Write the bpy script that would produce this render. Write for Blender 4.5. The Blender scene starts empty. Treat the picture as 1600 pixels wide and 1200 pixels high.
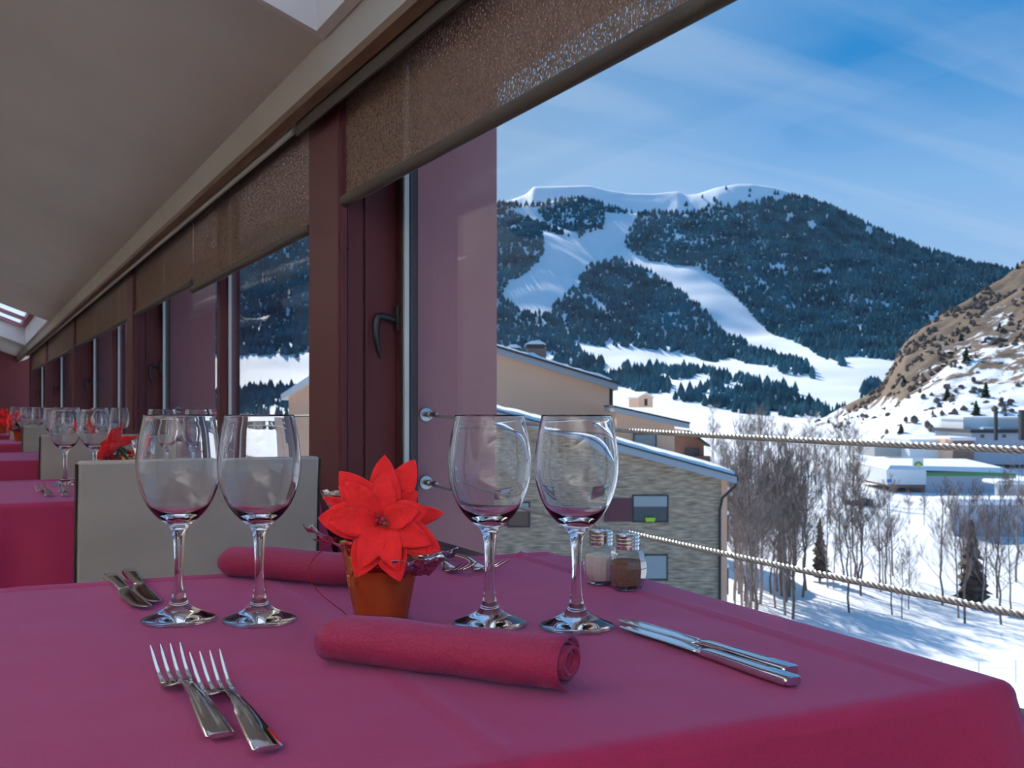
import bpy, bmesh, math, random
from mathutils import Vector, Matrix, noise
R = math.radians
scene = bpy.context.scene
COL = scene.collection

# ---------------------------------------------------------------- camera
# world: +Y runs along the window wall into the room, +X points out through the windows
YAW = R(27.95)
S, C = math.sin(YAW), math.cos(YAW)
CAMZ = 0.97
cd = bpy.data.cameras.new('camera')
cam = bpy.data.objects.new('camera', cd)
COL.objects.link(cam)
cam.location = (0, 0, CAMZ)
cam.rotation_euler = (R(90), 0, -YAW)
cd.sensor_width = 36; cd.lens = 36
cd.shift_y = 34 / 1600
cd.clip_start = 0.02; cd.clip_end = 20000
cd.dof.use_dof = True; cd.dof.focus_distance = 1.05; cd.dof.aperture_fstop = 20
scene.camera = cam

# ---------------------------------------------------------------- sky, sun, exposure
SUN = Vector((0.216 * math.cos(R(31)), 0.976 * math.cos(R(31)), math.sin(R(31)))).normalized()
w = bpy.data.worlds.new('sky'); scene.world = w; w.use_nodes = True
nt = w.node_tree; N = nt.nodes; L = nt.links
for n in list(N): N.remove(n)
out = N.new('ShaderNodeOutputWorld'); bg = N.new('ShaderNodeBackground')
tc = N.new('ShaderNodeTexCoord')
sep = N.new('ShaderNodeSeparateXYZ'); L.new(tc.outputs['Generated'], sep.inputs[0])
ramp = N.new('ShaderNodeValToRGB'); L.new(sep.outputs['Z'], ramp.inputs['Fac'])
e = ramp.color_ramp.elements
e[0].position = 0.0; e[0].color = (0.46, 0.66, 0.95, 1)
e[1].position = 1.0; e[1].color = (0.06, 0.27, 0.62, 1)
x = e.new(0.20); x.color = (0.25, 0.51, 0.89, 1)
x = e.new(0.31); x.color = (0.040, 0.29, 0.71, 1)
# brighter towards the sun
dotn = N.new('ShaderNodeVectorMath'); dotn.operation = 'DOT_PRODUCT'
L.new(tc.outputs['Generated'], dotn.inputs[0]); dotn.inputs[1].default_value = SUN
mr = N.new('ShaderNodeMapRange'); L.new(dotn.outputs['Value'], mr.inputs['Value'])
mr.inputs['From Min'].default_value = 0.84; mr.inputs['From Max'].default_value = 1.0
mr.inputs['To Min'].default_value = 0.0; mr.inputs['To Max'].default_value = 0.6
mx = N.new('ShaderNodeMix'); mx.data_type = 'RGBA'
L.new(mr.outputs[0], mx.inputs['Factor']); L.new(ramp.outputs[0], mx.inputs['A'])
mx.inputs['B'].default_value = (0.62, 0.80, 1.0, 1)
# thin cirrus: noise on the sky plane, drawn out sideways
dv = N.new('ShaderNodeVectorMath'); dv.operation = 'DIVIDE'
cmb = N.new('ShaderNodeCombineXYZ')
zz = N.new('ShaderNodeMath'); zz.operation = 'ADD'; zz.inputs[1].default_value = 0.12
L.new(sep.outputs['Z'], zz.inputs[0])
for i in range(3): L.new(zz.outputs[0], cmb.inputs[i])
L.new(tc.outputs['Generated'], dv.inputs[0]); L.new(cmb.outputs[0], dv.inputs[1])
mp = N.new('ShaderNodeMapping'); mp.inputs['Rotation'].default_value = (0, 0, R(38)); mp.inputs['Scale'].default_value = (0.45, 3.2, 1)
L.new(dv.outputs[0], mp.inputs[0])
nz = N.new('ShaderNodeTexNoise'); nz.inputs['Scale'].default_value = 1.0; nz.inputs['Detail'].default_value = 7; nz.inputs['Distortion'].default_value = 0.4
L.new(mp.outputs[0], nz.inputs['Vector'])
mr2 = N.new('ShaderNodeMapRange'); L.new(nz.outputs['Fac'], mr2.inputs['Value'])
mr2.inputs['From Min'].default_value = 0.46; mr2.inputs['From Max'].default_value = 0.75; mr2.inputs['To Max'].default_value = 0.33
mx2 = N.new('ShaderNodeMix'); mx2.data_type = 'RGBA'
L.new(mr2.outputs[0], mx2.inputs['Factor']); L.new(mx.outputs['Result'], mx2.inputs['A']); mx2.inputs['B'].default_value = (0.72, 0.85, 1.0, 1)
L.new(mx2.outputs['Result'], bg.inputs[0]); bg.inputs[1].default_value = 1.0
L.new(bg.outputs[0], out.inputs[0])

sd = bpy.data.lights.new('sun', 'SUN'); so = bpy.data.objects.new('sun', sd); COL.objects.link(so)
sd.energy = 6.8; sd.angle = R(0.6); sd.color = (1.0, 0.95, 0.87)
so.rotation_euler = SUN.to_track_quat('Z', 'Y').to_euler()
so.location = (0, 0, 50)
FILL_W = 58.0                      # watts of each fill lamp added unseen over the dining room
vs = scene.view_settings
vs.view_transform = 'Standard'; vs.look = 'None'; vs.exposure = 0.0; vs.gamma = 1.0; vs.use_curve_mapping = False
try:
    cy = scene.cycles
    cy.max_bounces = 12; cy.transmission_bounces = 12; cy.transparent_max_bounces = 20; cy.diffuse_bounces = 4; cy.glossy_bounces = 4
    cy.sample_clamp_indirect = 6; cy.use_adaptive_sampling = True; cy.adaptive_threshold = 0.025
except Exception:
    pass

# ---------------------------------------------------------------- helpers
class MB:
    def __init__(s): s.v = []; s.f = []
    def add(s, vs, fs):
        o = len(s.v); s.v += [tuple(p) for p in vs]; s.f += [tuple(i + o for i in f) for f in fs]; return s
    def box(s, x0, x1, y0, y1, z0, z1):
        return s.add([(x0,y0,z0),(x1,y0,z0),(x1,y1,z0),(x0,y1,z0),(x0,y0,z1),(x1,y0,z1),(x1,y1,z1),(x0,y1,z1)],
                     [(0,3,2,1),(4,5,6,7),(0,1,5,4),(1,2,6,5),(2,3,7,6),(3,0,4,7)])
    def loft(s, rings, cap=True, closed=True):
        n = len(rings[0]); vs = [p for r in rings for p in r]; fs = []
        for k in range(len(rings) - 1):
            for i in range(n if closed else n - 1):
                j = (i + 1) % n
                fs.append((k*n+i, k*n+j, (k+1)*n+j, (k+1)*n+i))
        if cap and closed:
            fs.append(tuple(reversed(range(n)))); fs.append(tuple(range((len(rings)-1)*n, len(rings)*n)))
        return s.add(vs, fs)
    def prism(s, pts, a, b):        # pts in (x,z), from y=a to y=b
        return s.loft([[(p[0], a, p[1]) for p in pts], [(p[0], b, p[1]) for p in pts]])
    def lathe(s, prof, n=48, cx=0, cy=0):
        rings = [[(cx + r*math.cos(2*math.pi*i/n), cy + r*math.sin(2*math.pi*i/n), z) for i in range(n)] for r, z in prof]
        return s.loft(rings, cap=True)
    def tube(s, path, r, n=6, cap=True):
        rings = []; path = [Vector(p) for p in path]; ref = None
        for i, p in enumerate(path):
            t = (path[min(i+1, len(path)-1)] - path[max(i-1, 0)]).normalized()
            if ref is None: ref = Vector((0,0,1)) if abs(t.z) < 0.9 else Vector((1,0,0))
            a = (ref - t*ref.dot(t)).normalized(); b = t.cross(a).normalized(); ref = a
            rr = r[i] if isinstance(r, (list, tuple)) else r
            rings.append([p + a*rr*math.cos(2*math.pi*k/n) + b*rr*math.sin(2*math.pi*k/n) for k in range(n)])
        return s.loft(rings, cap)
    def xform(s, M):
        s.v = [tuple(M @ Vector(p)) for p in s.v]; return s
    def data(s, name, smooth=True, sharp=38):
        me = bpy.data.meshes.new(name); me.from_pydata(s.v, [], s.f); me.validate()
        bm = bmesh.new(); bm.from_mesh(me); bmesh.ops.recalc_face_normals(bm, faces=bm.faces); bm.to_mesh(me); bm.free()
        if smooth:
            me.shade_smooth()
            if sharp: me.set_sharp_from_angle(angle=R(sharp))
        return me
    def build(s, name, mat, parent=None, loc=(0,0,0), rz=0, smooth=True, sharp=38, bevel=0):
        o = bpy.data.objects.new(name, s.data(name, smooth, sharp)); COL.objects.link(o)
        o.data.materials.append(mat); o.location = loc; o.rotation_euler = (0,0,rz)
        if parent: o.parent = parent
        if bevel:
            m = o.modifiers.new('bevel', 'BEVEL'); m.width = bevel; m.segments = 2; m.limit_method = 'ANGLE'; m.angle_limit = R(40)
        return o
def empty(name, loc=(0,0,0), rz=0):
    o = bpy.data.objects.new(name, None); COL.objects.link(o); o.location = loc; o.rotation_euler = (0,0,rz); o.empty_display_size = 0.05
    return o
def tag(o, label=None, cat=None, group=None, kind=None):
    if label: o['label'] = label
    if cat: o['category'] = cat
    if group: o['group'] = group
    if kind: o['kind'] = kind
    return o
def copy_tree(o, parent=None):
    c = o.copy(); COL.objects.link(c); c.parent = parent
    for ch in o.children: copy_tree(ch, c)
    return c
def put(o, loc, rz=0, sc=None):
    o.location = loc; o.rotation_euler = (0,0,rz)
    if sc: o.scale = (sc, sc, sc)
    return o
def c2w(r, f, z): return Vector((C*r + S*f, -S*r + C*f, z))       # metres right / ahead / absolute height
def at(px, py, f): return c2w((px-800)/1600*f, f, CAMZ + (634-py)/1600*f)

def mat(name, col, rough=0.6, metal=0.0, spec=0.5, var=0.0, vscale=8.0, bump=0.0, bscale=60.0, sheen=0.0, stretch=None, coat=0.0, col2=None):
    m = bpy.data.materials.new(name); m.use_nodes = True
    nt = m.node_tree; b = nt.nodes['Principled BSDF']
    b.inputs['Base Color'].default_value = (*col, 1); b.inputs['Roughness'].default_value = rough; b.inputs['Metallic'].default_value = metal
    b.inputs['Specular IOR Level'].default_value = spec
    if sheen: b.inputs['Sheen Weight'].default_value = sheen
    if coat: b.inputs['Coat Weight'].default_value = coat
    if var or bump:
        tc = nt.nodes.new('ShaderNodeTexCoord'); vec = tc.outputs['Object']
        if stretch:
            mp = nt.nodes.new('ShaderNodeMapping'); mp.inputs['Scale'].default_value = stretch; nt.links.new(vec, mp.inputs[0]); vec = mp.outputs[0]
    if var:
        n = nt.nodes.new('ShaderNodeTexNoise'); n.inputs['Scale'].default_value = vscale; n.inputs['Detail'].default_value = 5; nt.links.new(vec, n.inputs['Vector'])
        r = nt.nodes.new('ShaderNodeMapRange'); nt.links.new(n.outputs['Fac'], r.inputs['Value']); r.inputs['From Min'].default_value = 0.3; r.inputs['From Max'].default_value = 0.7
        mx = nt.nodes.new('ShaderNodeMix'); mx.data_type = 'RGBA'; nt.links.new(r.outputs[0], mx.inputs['Factor'])
        mx.inputs['A'].default_value = (*[c*(1-var) for c in col], 1)
        mx.inputs['B'].default_value = (*(col2 or [min(1, c*(1+var)) for c in col]), 1)
        nt.links.new(mx.outputs['Result'], b.inputs['Base Color'])
    if bump:
        n = nt.nodes.new('ShaderNodeTexNoise'); n.inputs['Scale'].default_value = bscale; n.inputs['Detail'].default_value = 3; nt.links.new(vec, n.inputs['Vector'])
        bp = nt.nodes.new('ShaderNodeBump'); bp.inputs['Strength'].default_value = bump; bp.inputs['Distance'].default_value = 0.01
        nt.links.new(n.outputs['Fac'], bp.inputs['Height']); nt.links.new(bp.outputs[0], b.inputs['Normal'])
    return m
def glass_mat(name, col=(1,1,1), rough=0.0, ior=1.5):
    m = bpy.data.materials.new(name); m.use_nodes = True; nt = m.node_tree
    for n in list(nt.nodes): nt.nodes.remove(n)
    o = nt.nodes.new('ShaderNodeOutputMaterial'); g = nt.nodes.new('ShaderNodeBsdfGlass')
    g.inputs['Color'].default_value = (*col, 1); g.inputs['Roughness'].default_value = rough; g.inputs['IOR'].default_value = ior
    nt.links.new(g.outputs[0], o.inputs[0]); return m
def pane_mat(name, tint=(0.985,0.99,0.99), refl=0.55, power=5.0):
    m = bpy.data.materials.new(name); m.use_nodes = True; nt = m.node_tree
    for n in list(nt.nodes): nt.nodes.remove(n)
    o = nt.nodes.new('ShaderNodeOutputMaterial'); t = nt.nodes.new('ShaderNodeBsdfTransparent'); g = nt.nodes.new('ShaderNodeBsdfGlossy')
    t.inputs[0].default_value = (*tint, 1); g.inputs['Roughness'].default_value = 0.0; g.inputs[0].default_value = (refl, refl, refl, 1)
    lw = nt.nodes.new('ShaderNodeLayerWeight'); lw.inputs[0].default_value = 0.5
    pw = nt.nodes.new('ShaderNodeMath'); pw.operation = 'POWER'; pw.inputs[1].default_value = power; nt.links.new(lw.outputs['Facing'], pw.inputs[0])
    f = nt.nodes.new('ShaderNodeMath'); f.operation = 'MULTIPLY_ADD'; f.inputs[1].default_value = 0.96; f.inputs[2].default_value = 0.04; nt.links.new(pw.outputs[0], f.inputs[0])
    mx = nt.nodes.new('ShaderNodeMixShader'); nt.links.new(f.outputs[0], mx.inputs[0]); nt.links.new(t.outputs[0], mx.inputs[1]); nt.links.new(g.outputs[0], mx.inputs[2])
    nt.links.new(mx.outputs[0], o.inputs[0]); return m
def blind_mat(name, col, hole=0.85, scale=300):
    m = bpy.data.materials.new(name); m.use_nodes = True; nt = m.node_tree
    b = nt.nodes['Principled BSDF']; b.inputs['Roughness'].default_value = 0.75; b.inputs['Specular IOR Level'].default_value = 0.2
    o = nt.nodes['Material Output']; tc = nt.nodes.new('ShaderNodeTexCoord')
    mp = nt.nodes.new('ShaderNodeMapping'); mp.inputs['Scale'].default_value = (1, 1.0, 0.55); nt.links.new(tc.outputs['Object'], mp.inputs[0])
    n = nt.nodes.new('ShaderNodeTexNoise'); n.inputs['Scale'].default_value = scale; n.inputs['Detail'].default_value = 1; nt.links.new(mp.outputs[0], n.inputs['Vector'])
    n2 = nt.nodes.new('ShaderNodeTexNoise'); n2.inputs['Scale'].default_value = 160; n2.inputs['Detail'].default_value = 4
    mp2 = nt.nodes.new('ShaderNodeMapping'); mp2.inputs['Scale'].default_value = (1, 2.0, 0.25); nt.links.new(tc.outputs['Object'], mp2.inputs[0]); nt.links.new(mp2.outputs[0], n2.inputs['Vector'])
    cr = nt.nodes.new('ShaderNodeMix'); cr.data_type = 'RGBA'; nt.links.new(n2.outputs['Fac'], cr.inputs['Factor'])
    cr.inputs['A'].default_value = (*[c*0.45 for c in col], 1); cr.inputs['B'].default_value = (*[c*1.6 for c in col], 1); nt.links.new(cr.outputs['Result'], b.inputs['Base Color'])
    mr = nt.nodes.new('ShaderNodeMapRange'); nt.links.new(n.outputs['Fac'], mr.inputs['Value'])
    mr.inputs['From Min'].default_value = 0.45; mr.inputs['From Max'].default_value = 0.62; mr.inputs['To Max'].default_value = hole
    t = nt.nodes.new('ShaderNodeBsdfTransparent'); mx = nt.nodes.new('ShaderNodeMixShader')
    nt.links.new(mr.outputs[0], mx.inputs[0]); nt.links.new(b.outputs[0], mx.inputs[1]); nt.links.new(t.outputs[0], mx.inputs[2]); nt.links.new(mx.outputs[0], o.inputs[0])
    return m

M = {}
M['cloth'] = mat('burgundy_cotton', (0.340, 0.015, 0.078), 0.58, spec=0.28, var=0.10, vscale=500, bump=0.12, bscale=900, sheen=0.30)
M['cloth'].node_tree.nodes['Principled BSDF'].inputs['Sheen Tint'].default_value = (0.50, 0.42, 1.0, 1)  # blue sheen stands in for window light grazing the cloth top
M['napkin'] = mat('burgundy_napkin_cotton', (0.28, 0.015, 0.070), 0.68, spec=0.3, var=0.12, vscale=300, bump=0.2, bscale=500, sheen=0.28)
M['napkin'].node_tree.nodes['Principled BSDF'].inputs['Sheen Tint'].default_value = (0.50, 0.42, 1.0, 1)  # same blue sheen in place of window light on the napkins
M['purple'] = mat('burgundy_lacquered_metal', (0.12, 0.036, 0.044), 0.5, spec=0.22, var=0.06, vscale=3)
M['fin'] = mat('burgundy_facade_panel', (0.50, 0.22, 0.225), 0.45, spec=0.4, var=0.05, vscale=2)
M['purple_dark'] = mat('burgundy_seal', (0.03, 0.010, 0.012), 0.4)
M['blind'] = blind_mat('brown_screen_fabric', (0.26, 0.185, 0.135))
M['blind_hem'] = mat('brown_hem_fabric', (0.065, 0.052, 0.044), 0.6, var=0.15, vscale=300, bump=0.15, bscale=500)
M['grey_metal'] = mat('grey_metal', (0.55, 0.56, 0.55), 0.35, metal=0.6)
M['gasket'] = mat('pale_glazing_strip', (0.72, 0.74, 0.72), 0.35, spec=0.5)
M['black'] = mat('black_plastic', (0.012, 0.012, 0.013), 0.28)
M['ceil'] = mat('matt_grey_white_plaster', (0.73, 0.745, 0.73), 0.9, var=0.04, vscale=1.5)
M['trim'] = mat('grey_painted_trim', (0.54, 0.55, 0.54), 0.6, var=0.04, vscale=4)
M['wood_edge'] = mat('brown_wood_edge', (0.16, 0.10, 0.06), 0.5, var=0.25, vscale=12, stretch=(4,0.4,4))
M['reveal'] = mat('white_reveal_paint', (0.80, 0.81, 0.84), 0.8)
M['wall'] = mat('beige_wall_plaster', (0.55, 0.50, 0.44), 0.9, var=0.05, vscale=2)
M['wall_b'] = mat('burgundy_wall_paint', (0.20, 0.05, 0.06), 0.8, var=0.05, vscale=2)
M['floor'] = mat('brown_wood_floor', (0.20, 0.13, 0.085), 0.45, var=0.25, vscale=6, stretch=(6,0.5,1))
M['glass'] = glass_mat('clear_crystal', (0.99, 0.995, 1.0))
M['pane'] = pane_mat('window_glass')
M['jar'] = pane_mat('shaker_glass', (0.93, 0.95, 0.96), 1.0, 2.2)
def frosted():
    m = bpy.data.materials.new('frosted_skylight_glass'); m.use_nodes = True; nt = m.node_tree
    for n in list(nt.nodes): nt.nodes.remove(n)
    o = nt.nodes.new('ShaderNodeOutputMaterial'); t = nt.nodes.new('ShaderNodeBsdfTranslucent'); t.inputs[0].default_value = (0.75, 0.78, 0.82, 1); nt.links.new(t.outputs[0], o.inputs[0]); return m
M['pane_soft'] = frosted()
M['steel'] = mat('polished_steel', (0.66, 0.67, 0.69), 0.06, metal=1.0)
M['steel_b'] = mat('brushed_steel', (0.66, 0.65, 0.63), 0.28, metal=1.0)
M['rope'] = mat('twisted_steel_cable', (0.62, 0.60, 0.56), 0.42, metal=0.55)
M['chair'] = mat('grey_upholstery', (0.42, 0.395, 0.37), 0.62, var=0.14, vscale=3, bump=0.06, bscale=700, stretch=(1,1,2))
M['chair_side'] = mat('dark_brown_leather', (0.022, 0.015, 0.012), 0.45)
M['wood_dark'] = mat('dark_stained_wood', (0.045, 0.027, 0.018), 0.5, var=0.3, vscale=20)
M['petal'] = mat('red_felt', (0.92, 0.020, 0.028), 0.7, spec=0.25, var=0.14, vscale=60, bump=0.25, bscale=600, sheen=0.2)
M['leaf'] = mat('dark_green_leaf', (0.02, 0.05, 0.018), 0.6, var=0.3, vscale=40)
M['copper'] = mat('copper_foil', (0.42, 0.075, 0.022), 0.36, metal=0.55, var=0.12, vscale=20, bump=0.25, bscale=35)
M['gold'] = mat('gold_foil', (0.85, 0.48, 0.10), 0.18, metal=1.0, bump=0.6, bscale=90)
M['silver'] = mat('silver_foil', (0.75, 0.76, 0.78), 0.12, metal=1.0, bump=0.5, bscale=80)
M['redfoil'] = mat('red_foil', (0.55, 0.05, 0.06), 0.15, metal=0.8, bump=0.5, bscale=90)
M['stamen'] = mat('dark_red_bead', (0.45, 0.03, 0.07), 0.4)
M['stamen_g'] = mat('olive_bead', (0.16, 0.13, 0.02), 0.4)
M['salt'] = mat('salt_grains', (0.9, 0.87, 0.85), 0.9, var=0.06, vscale=400)
M['pepper'] = mat('ground_pepper', (0.20, 0.12, 0.085), 0.95, var=0.35, vscale=500)
M['chrome'] = mat('chromed_cap', (0.70, 0.69, 0.67), 0.14, metal=1.0)
M['lamp_body'] = mat('white_lamp_housing', (0.8, 0.8, 0.8), 0.5)
def emit(name, col, st):
    m = bpy.data.materials.new(name); m.use_nodes = True; b = m.node_tree.nodes['Principled BSDF']
    b.inputs['Base Color'].default_value = (*col, 1); b.inputs['Emission Color'].default_value = (*col, 1); b.inputs['Emission Strength'].default_value = st; return m
M['diffuser'] = emit('lit_lamp_diffuser', (1.0, 0.93, 0.84), 0.6)  # glowing face of the added, unseen fill lamps
# outside
M['snow'] = mat('sunlit_snow', (0.90, 0.91, 0.93), 0.75, spec=0.2, var=0.03, vscale=0.02)
M['roofsnow'] = mat('roof_snow', (0.90, 0.91, 0.93), 0.7, spec=0.2, bump=0.2, bscale=2)
M['conifer'] = mat('conifer_needles', (0.045, 0.150, 0.185), 0.95, spec=0.05, var=0.45, vscale=0.02)  # blue distance haze is mixed into the needle colour
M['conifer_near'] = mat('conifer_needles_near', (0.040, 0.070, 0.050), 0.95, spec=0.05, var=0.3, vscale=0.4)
M['bark'] = mat('pale_grey_brown_bark', (0.38, 0.31, 0.28), 0.95, spec=0.1, var=0.25, vscale=2)
M['bark_dark'] = mat('dark_brown_bark', (0.22, 0.17, 0.145), 0.95, spec=0.1, var=0.25, vscale=2)
M['shrub'] = mat('bare_brown_shrub', (0.17, 0.13, 0.105), 0.95, spec=0.05, var=0.35, vscale=0.3)
M['larch'] = mat('brown_larch_twigs', (0.15, 0.115, 0.085), 0.95, spec=0.05, var=0.45, vscale=8)
M['pinkwall'] = mat('pale_pink_render', (1.0, 0.58, 0.38), 0.9, var=0.05, vscale=0.4)
M['stonewall'] = mat('layered_slate_stone', (0.40, 0.275, 0.18), 0.9, var=0.5, vscale=1.0, stretch=(1.6, 1.6, 14.0), bump=0.7, bscale=3, col2=(0.76, 0.54, 0.36))
M['fascia'] = mat('pale_grey_fascia', (0.42, 0.44, 0.46), 0.6)
M['dark'] = mat('dark_slate', (0.035, 0.037, 0.042), 0.7)
M['winglass'] = mat('dark_window_glass', (0.05, 0.06, 0.07), 0.08, spec=0.8)
M['shutter'] = mat('grey_shutter', (0.42, 0.42, 0.40), 0.7)
M['redpanel'] = mat('oxblood_cladding', (0.17, 0.045, 0.05), 0.6)
M['lime'] = mat('lime_plastic', (0.45, 0.75, 0.03), 0.5)
M['white'] = mat('white_cladding', (0.80, 0.81, 0.80), 0.6)
M['greyclad'] = mat('blue_grey_cladding', (0.45, 0.47, 0.52), 0.7)
M['green'] = mat('green_stripe', (0.06, 0.34, 0.09), 0.6)
M['yellow'] = mat('yellow_sign', (0.8, 0.65, 0.05), 0.6)
M['brick'] = mat('brown_render', (0.30, 0.17, 0.125), 0.9, var=0.15, vscale=1)
M['chalet'] = mat('weathered_timber', (0.14, 0.09, 0.07), 0.9, var=0.3, vscale=2, stretch=(1,1,6))
M['blue'] = mat('blue_sign', (0.05, 0.2, 0.55), 0.5)
def hill_mat():
    m = bpy.data.materials.new('snow_and_rock'); m.use_nodes = True; nt = m.node_tree; b = nt.nodes['Principled BSDF']; b.inputs['Roughness'].default_value = 0.9; b.inputs['Specular IOR Level'].default_value = 0.1
    tc = nt.nodes.new('ShaderNodeTexCoord'); geo = nt.nodes.new('ShaderNodeNewGeometry')
    n = nt.nodes.new('ShaderNodeTexNoise'); n.inputs['Scale'].default_value = 0.12; n.inputs['Detail'].default_value = 8; n.inputs['Roughness'].default_value = 0.68; nt.links.new(tc.outputs['Object'], n.inputs['Vector'])
    at_ = nt.nodes.new('ShaderNodeAttribute'); at_.attribute_name = 'rock'
    ad = nt.nodes.new('ShaderNodeMath'); ad.operation = 'ADD'; nt.links.new(n.outputs['Fac'], ad.inputs[0]); nt.links.new(at_.outputs['Fac'], ad.inputs[1])
    mr = nt.nodes.new('ShaderNodeMapRange'); nt.links.new(ad.outputs[0], mr.inputs['Value']); mr.inputs['From Min'].default_value = 0.97; mr.inputs['From Max'].default_value = 1.03
    n2 = nt.nodes.new('ShaderNodeTexNoise'); n2.inputs['Scale'].default_value = 0.35; n2.inputs['Detail'].default_value = 5; nt.links.new(tc.outputs['Object'], n2.inputs['Vector'])
    rk = nt.nodes.new('ShaderNodeMix'); rk.data_type = 'RGBA'; nt.links.new(n2.outputs['Fac'], rk.inputs['Factor']); rk.inputs['A'].default_value = (0.07, 0.052, 0.04, 1); rk.inputs['B'].default_value = (0.30, 0.21, 0.15, 1)
    mx = nt.nodes.new('ShaderNodeMix'); mx.data_type = 'RGBA'; nt.links.new(mr.outputs[0], mx.inputs['Factor']); mx.inputs['A'].default_value = (0.90, 0.91, 0.93, 1); nt.links.new(rk.outputs['Result'], mx.inputs['B'])
    nt.links.new(mx.outputs['Result'], b.inputs['Base Color']); return m
M['hill'] = hill_mat()

# ---------------------------------------------------------------- room shell
XB, XC, XG, XF = 0.90, 0.88, 1.062, 1.383       # blind plane, pillar face, glass, fin edge
PER, BAYS = 3.92, 5
Y0, Y1 = -3.2, 21.6
CX, CZ, TANC = 0.80, 1.905, math.tan(R(21))
def ceil_z(x): return CZ + (CX - x) * TANC
XL = -4.0
fl = MB().box(XL, 1.10, Y0, Y1, -0.1, 0.0); tag(fl.build('floor', M['floor'], smooth=False), 'brown wooden restaurant floor', kind='structure')
sky_holes = [(0.55, 2.53), (12.4, 17.6)]
XS = -0.55                                           # upper end of the skylights
cb = MB()
def slab(x0, x1, y0, y1):
    cb.loft([[(x0, y0, ceil_z(x0)), (x1, y0, ceil_z(x1)), (x1, y0, ceil_z(x1)+0.22), (x0, y0, ceil_z(x0)+0.22)],
             [(x0, y1, ceil_z(x0)), (x1, y1, ceil_z(x1)), (x1, y1, ceil_z(x1)+0.22), (x0, y1, ceil_z(x0)+0.22)]])
yb = Y0
for a, b in sky_holes:
    slab(XL, CX, yb, a); slab(XL, XS, a, b); yb = b
slab(XL, CX, yb, Y1)
tag(cb.build('ceiling', M['ceil'], smooth=False), 'sloping matt grey ceiling', kind='structure')
for k, (a, b) in enumerate(sky_holes):
    root = empty('window_%d' % (20 + k), (CX, a, CZ)); tag(root, ['skylight with white reveal near the top edge of the picture', 'far skylight with burgundy frame in the sloping ceiling'][k], kind='structure')
    def rel(x, y, z): return (x - CX, y - a, z - CZ)
    mb = MB(); t = 0.025
    def wallq(x0, x1, y0, y1, d0=0.0, d1=0.34):
        mb.loft([[rel(x0, y0, ceil_z(x0)+d0), rel(x1, y0, ceil_z(x1)+d0), rel(x1, y0, ceil_z(x1)+d1), rel(x0, y0, ceil_z(x0)+d1)],
                 [rel(x0, y1, ceil_z(x0)+d0), rel(x1, y1, ceil_z(x1)+d0), rel(x1, y1, ceil_z(x1)+d1), rel(x0, y1, ceil_z(x0)+d1)]])
    g = 0.003; wallq(XS+g, CX-g, b-t-g, b-g, -0.004); wallq(XS+g, CX-g, a+g, a+t+g, -0.004); wallq(XS+g, XS+t+g, a+t+g, b-t-g, -0.004); wallq(CX-t-g, CX-g, a+t+g, b-t-g, -0.004)
    mb.build('reveal', M['reveal'], root, smooth=False)
    mb = MB()
    for (x0, x1, y0, y1) in ((XS, CX, b-0.09, b), (XS, CX, a, a+0.09), (XS, XS+0.09, a+0.09, b-0.09), (CX-0.09, CX, a+0.09, b-0.09)): wallq(x0, x1, y0, y1, 0.25, 0.33)
    ny = max(1, round((b-a)/1.3))
    for j in range(1, ny): y = a + (b-a)*j/ny; wallq(XS, CX, y-0.06, y+0.06, 0.25, 0.33)
    mb.build('frame', M['fin'] if k else M['reveal'], root, smooth=False)
    mb = MB(); wallq(XS, CX, a, b, 0.30, 0.308); mb.build('pane', M['pane_soft'], root, smooth=False)
wl = MB().box(XL-0.1, XL, Y0, Y1, 0, ceil_z(XL)+0.22); tag(wl.build('wall_left', M['wall'], smooth=False), 'beige inner wall of the restaurant', kind='structure')
def gable(name, y0, y1, m, label):
    pts = [(XL, 0), (1.10, 0), (1.10, CZ+0.05), (CX, CZ+0.01), (XL, ceil_z(XL)+0.02)]
    tag(MB().prism(pts, y0, y1).build(name, m, smooth=False), label, kind='structure')
gable('wall_back', Y0-0.1, Y0, M['reveal'], 'beige back wall of the restaurant')  # white so the added washers turn it into a soft light source
gable('wall_end', Y1, Y1+0.1, M['wall_b'], 'burgundy wall at the far end of the room')
# low wall under the windows, soffit over them
tag(MB().box(1.0, 1.10, Y0, Y1, 0, 0.545).build('wall_right', M['wall_b'], smooth=False), 'low burgundy wall below the windows', kind='structure')
sf = MB().box(1.02, XF, Y0, Y1, 1.92, 2.10); tag(sf.build('trim_1', M['fin'], smooth=False), 'burgundy boxed soffit outside over the windows', kind='structure')
# ceiling trim: grey board with brown edge and a pale rail under it
tb = MB().prism([(0.80, 1.905), (0.815, 1.815), (0.85, 1.805), (0.98, 1.86), (1.06, 1.93), (1.06, 2.02), (0.80, 2.02)], Y0, Y1)
tr = tag(tb.build('trim_2', M['trim'], smooth=False), 'grey trim board along the foot of the ceiling', kind='structure')
MB().prism([(0.812, 1.822), (0.812, 1.800), (0.836, 1.788), (0.852, 1.805)], Y0, Y1).build('edge_strip', M['wood_edge'], tr, smooth=False)
MB().box(0.842, 0.850, Y0, 2.93, 1.755, 1.80).build('blind_rail', M['blind_hem'], tr, smooth=False)
for i in range(4): MB().box(0.842, 0.850, 2.97 + PER*i, 2.93 + PER*(i+1), 1.772, 1.792).build('blind_rail', M['grey_metal'], tr, smooth=False)
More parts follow.
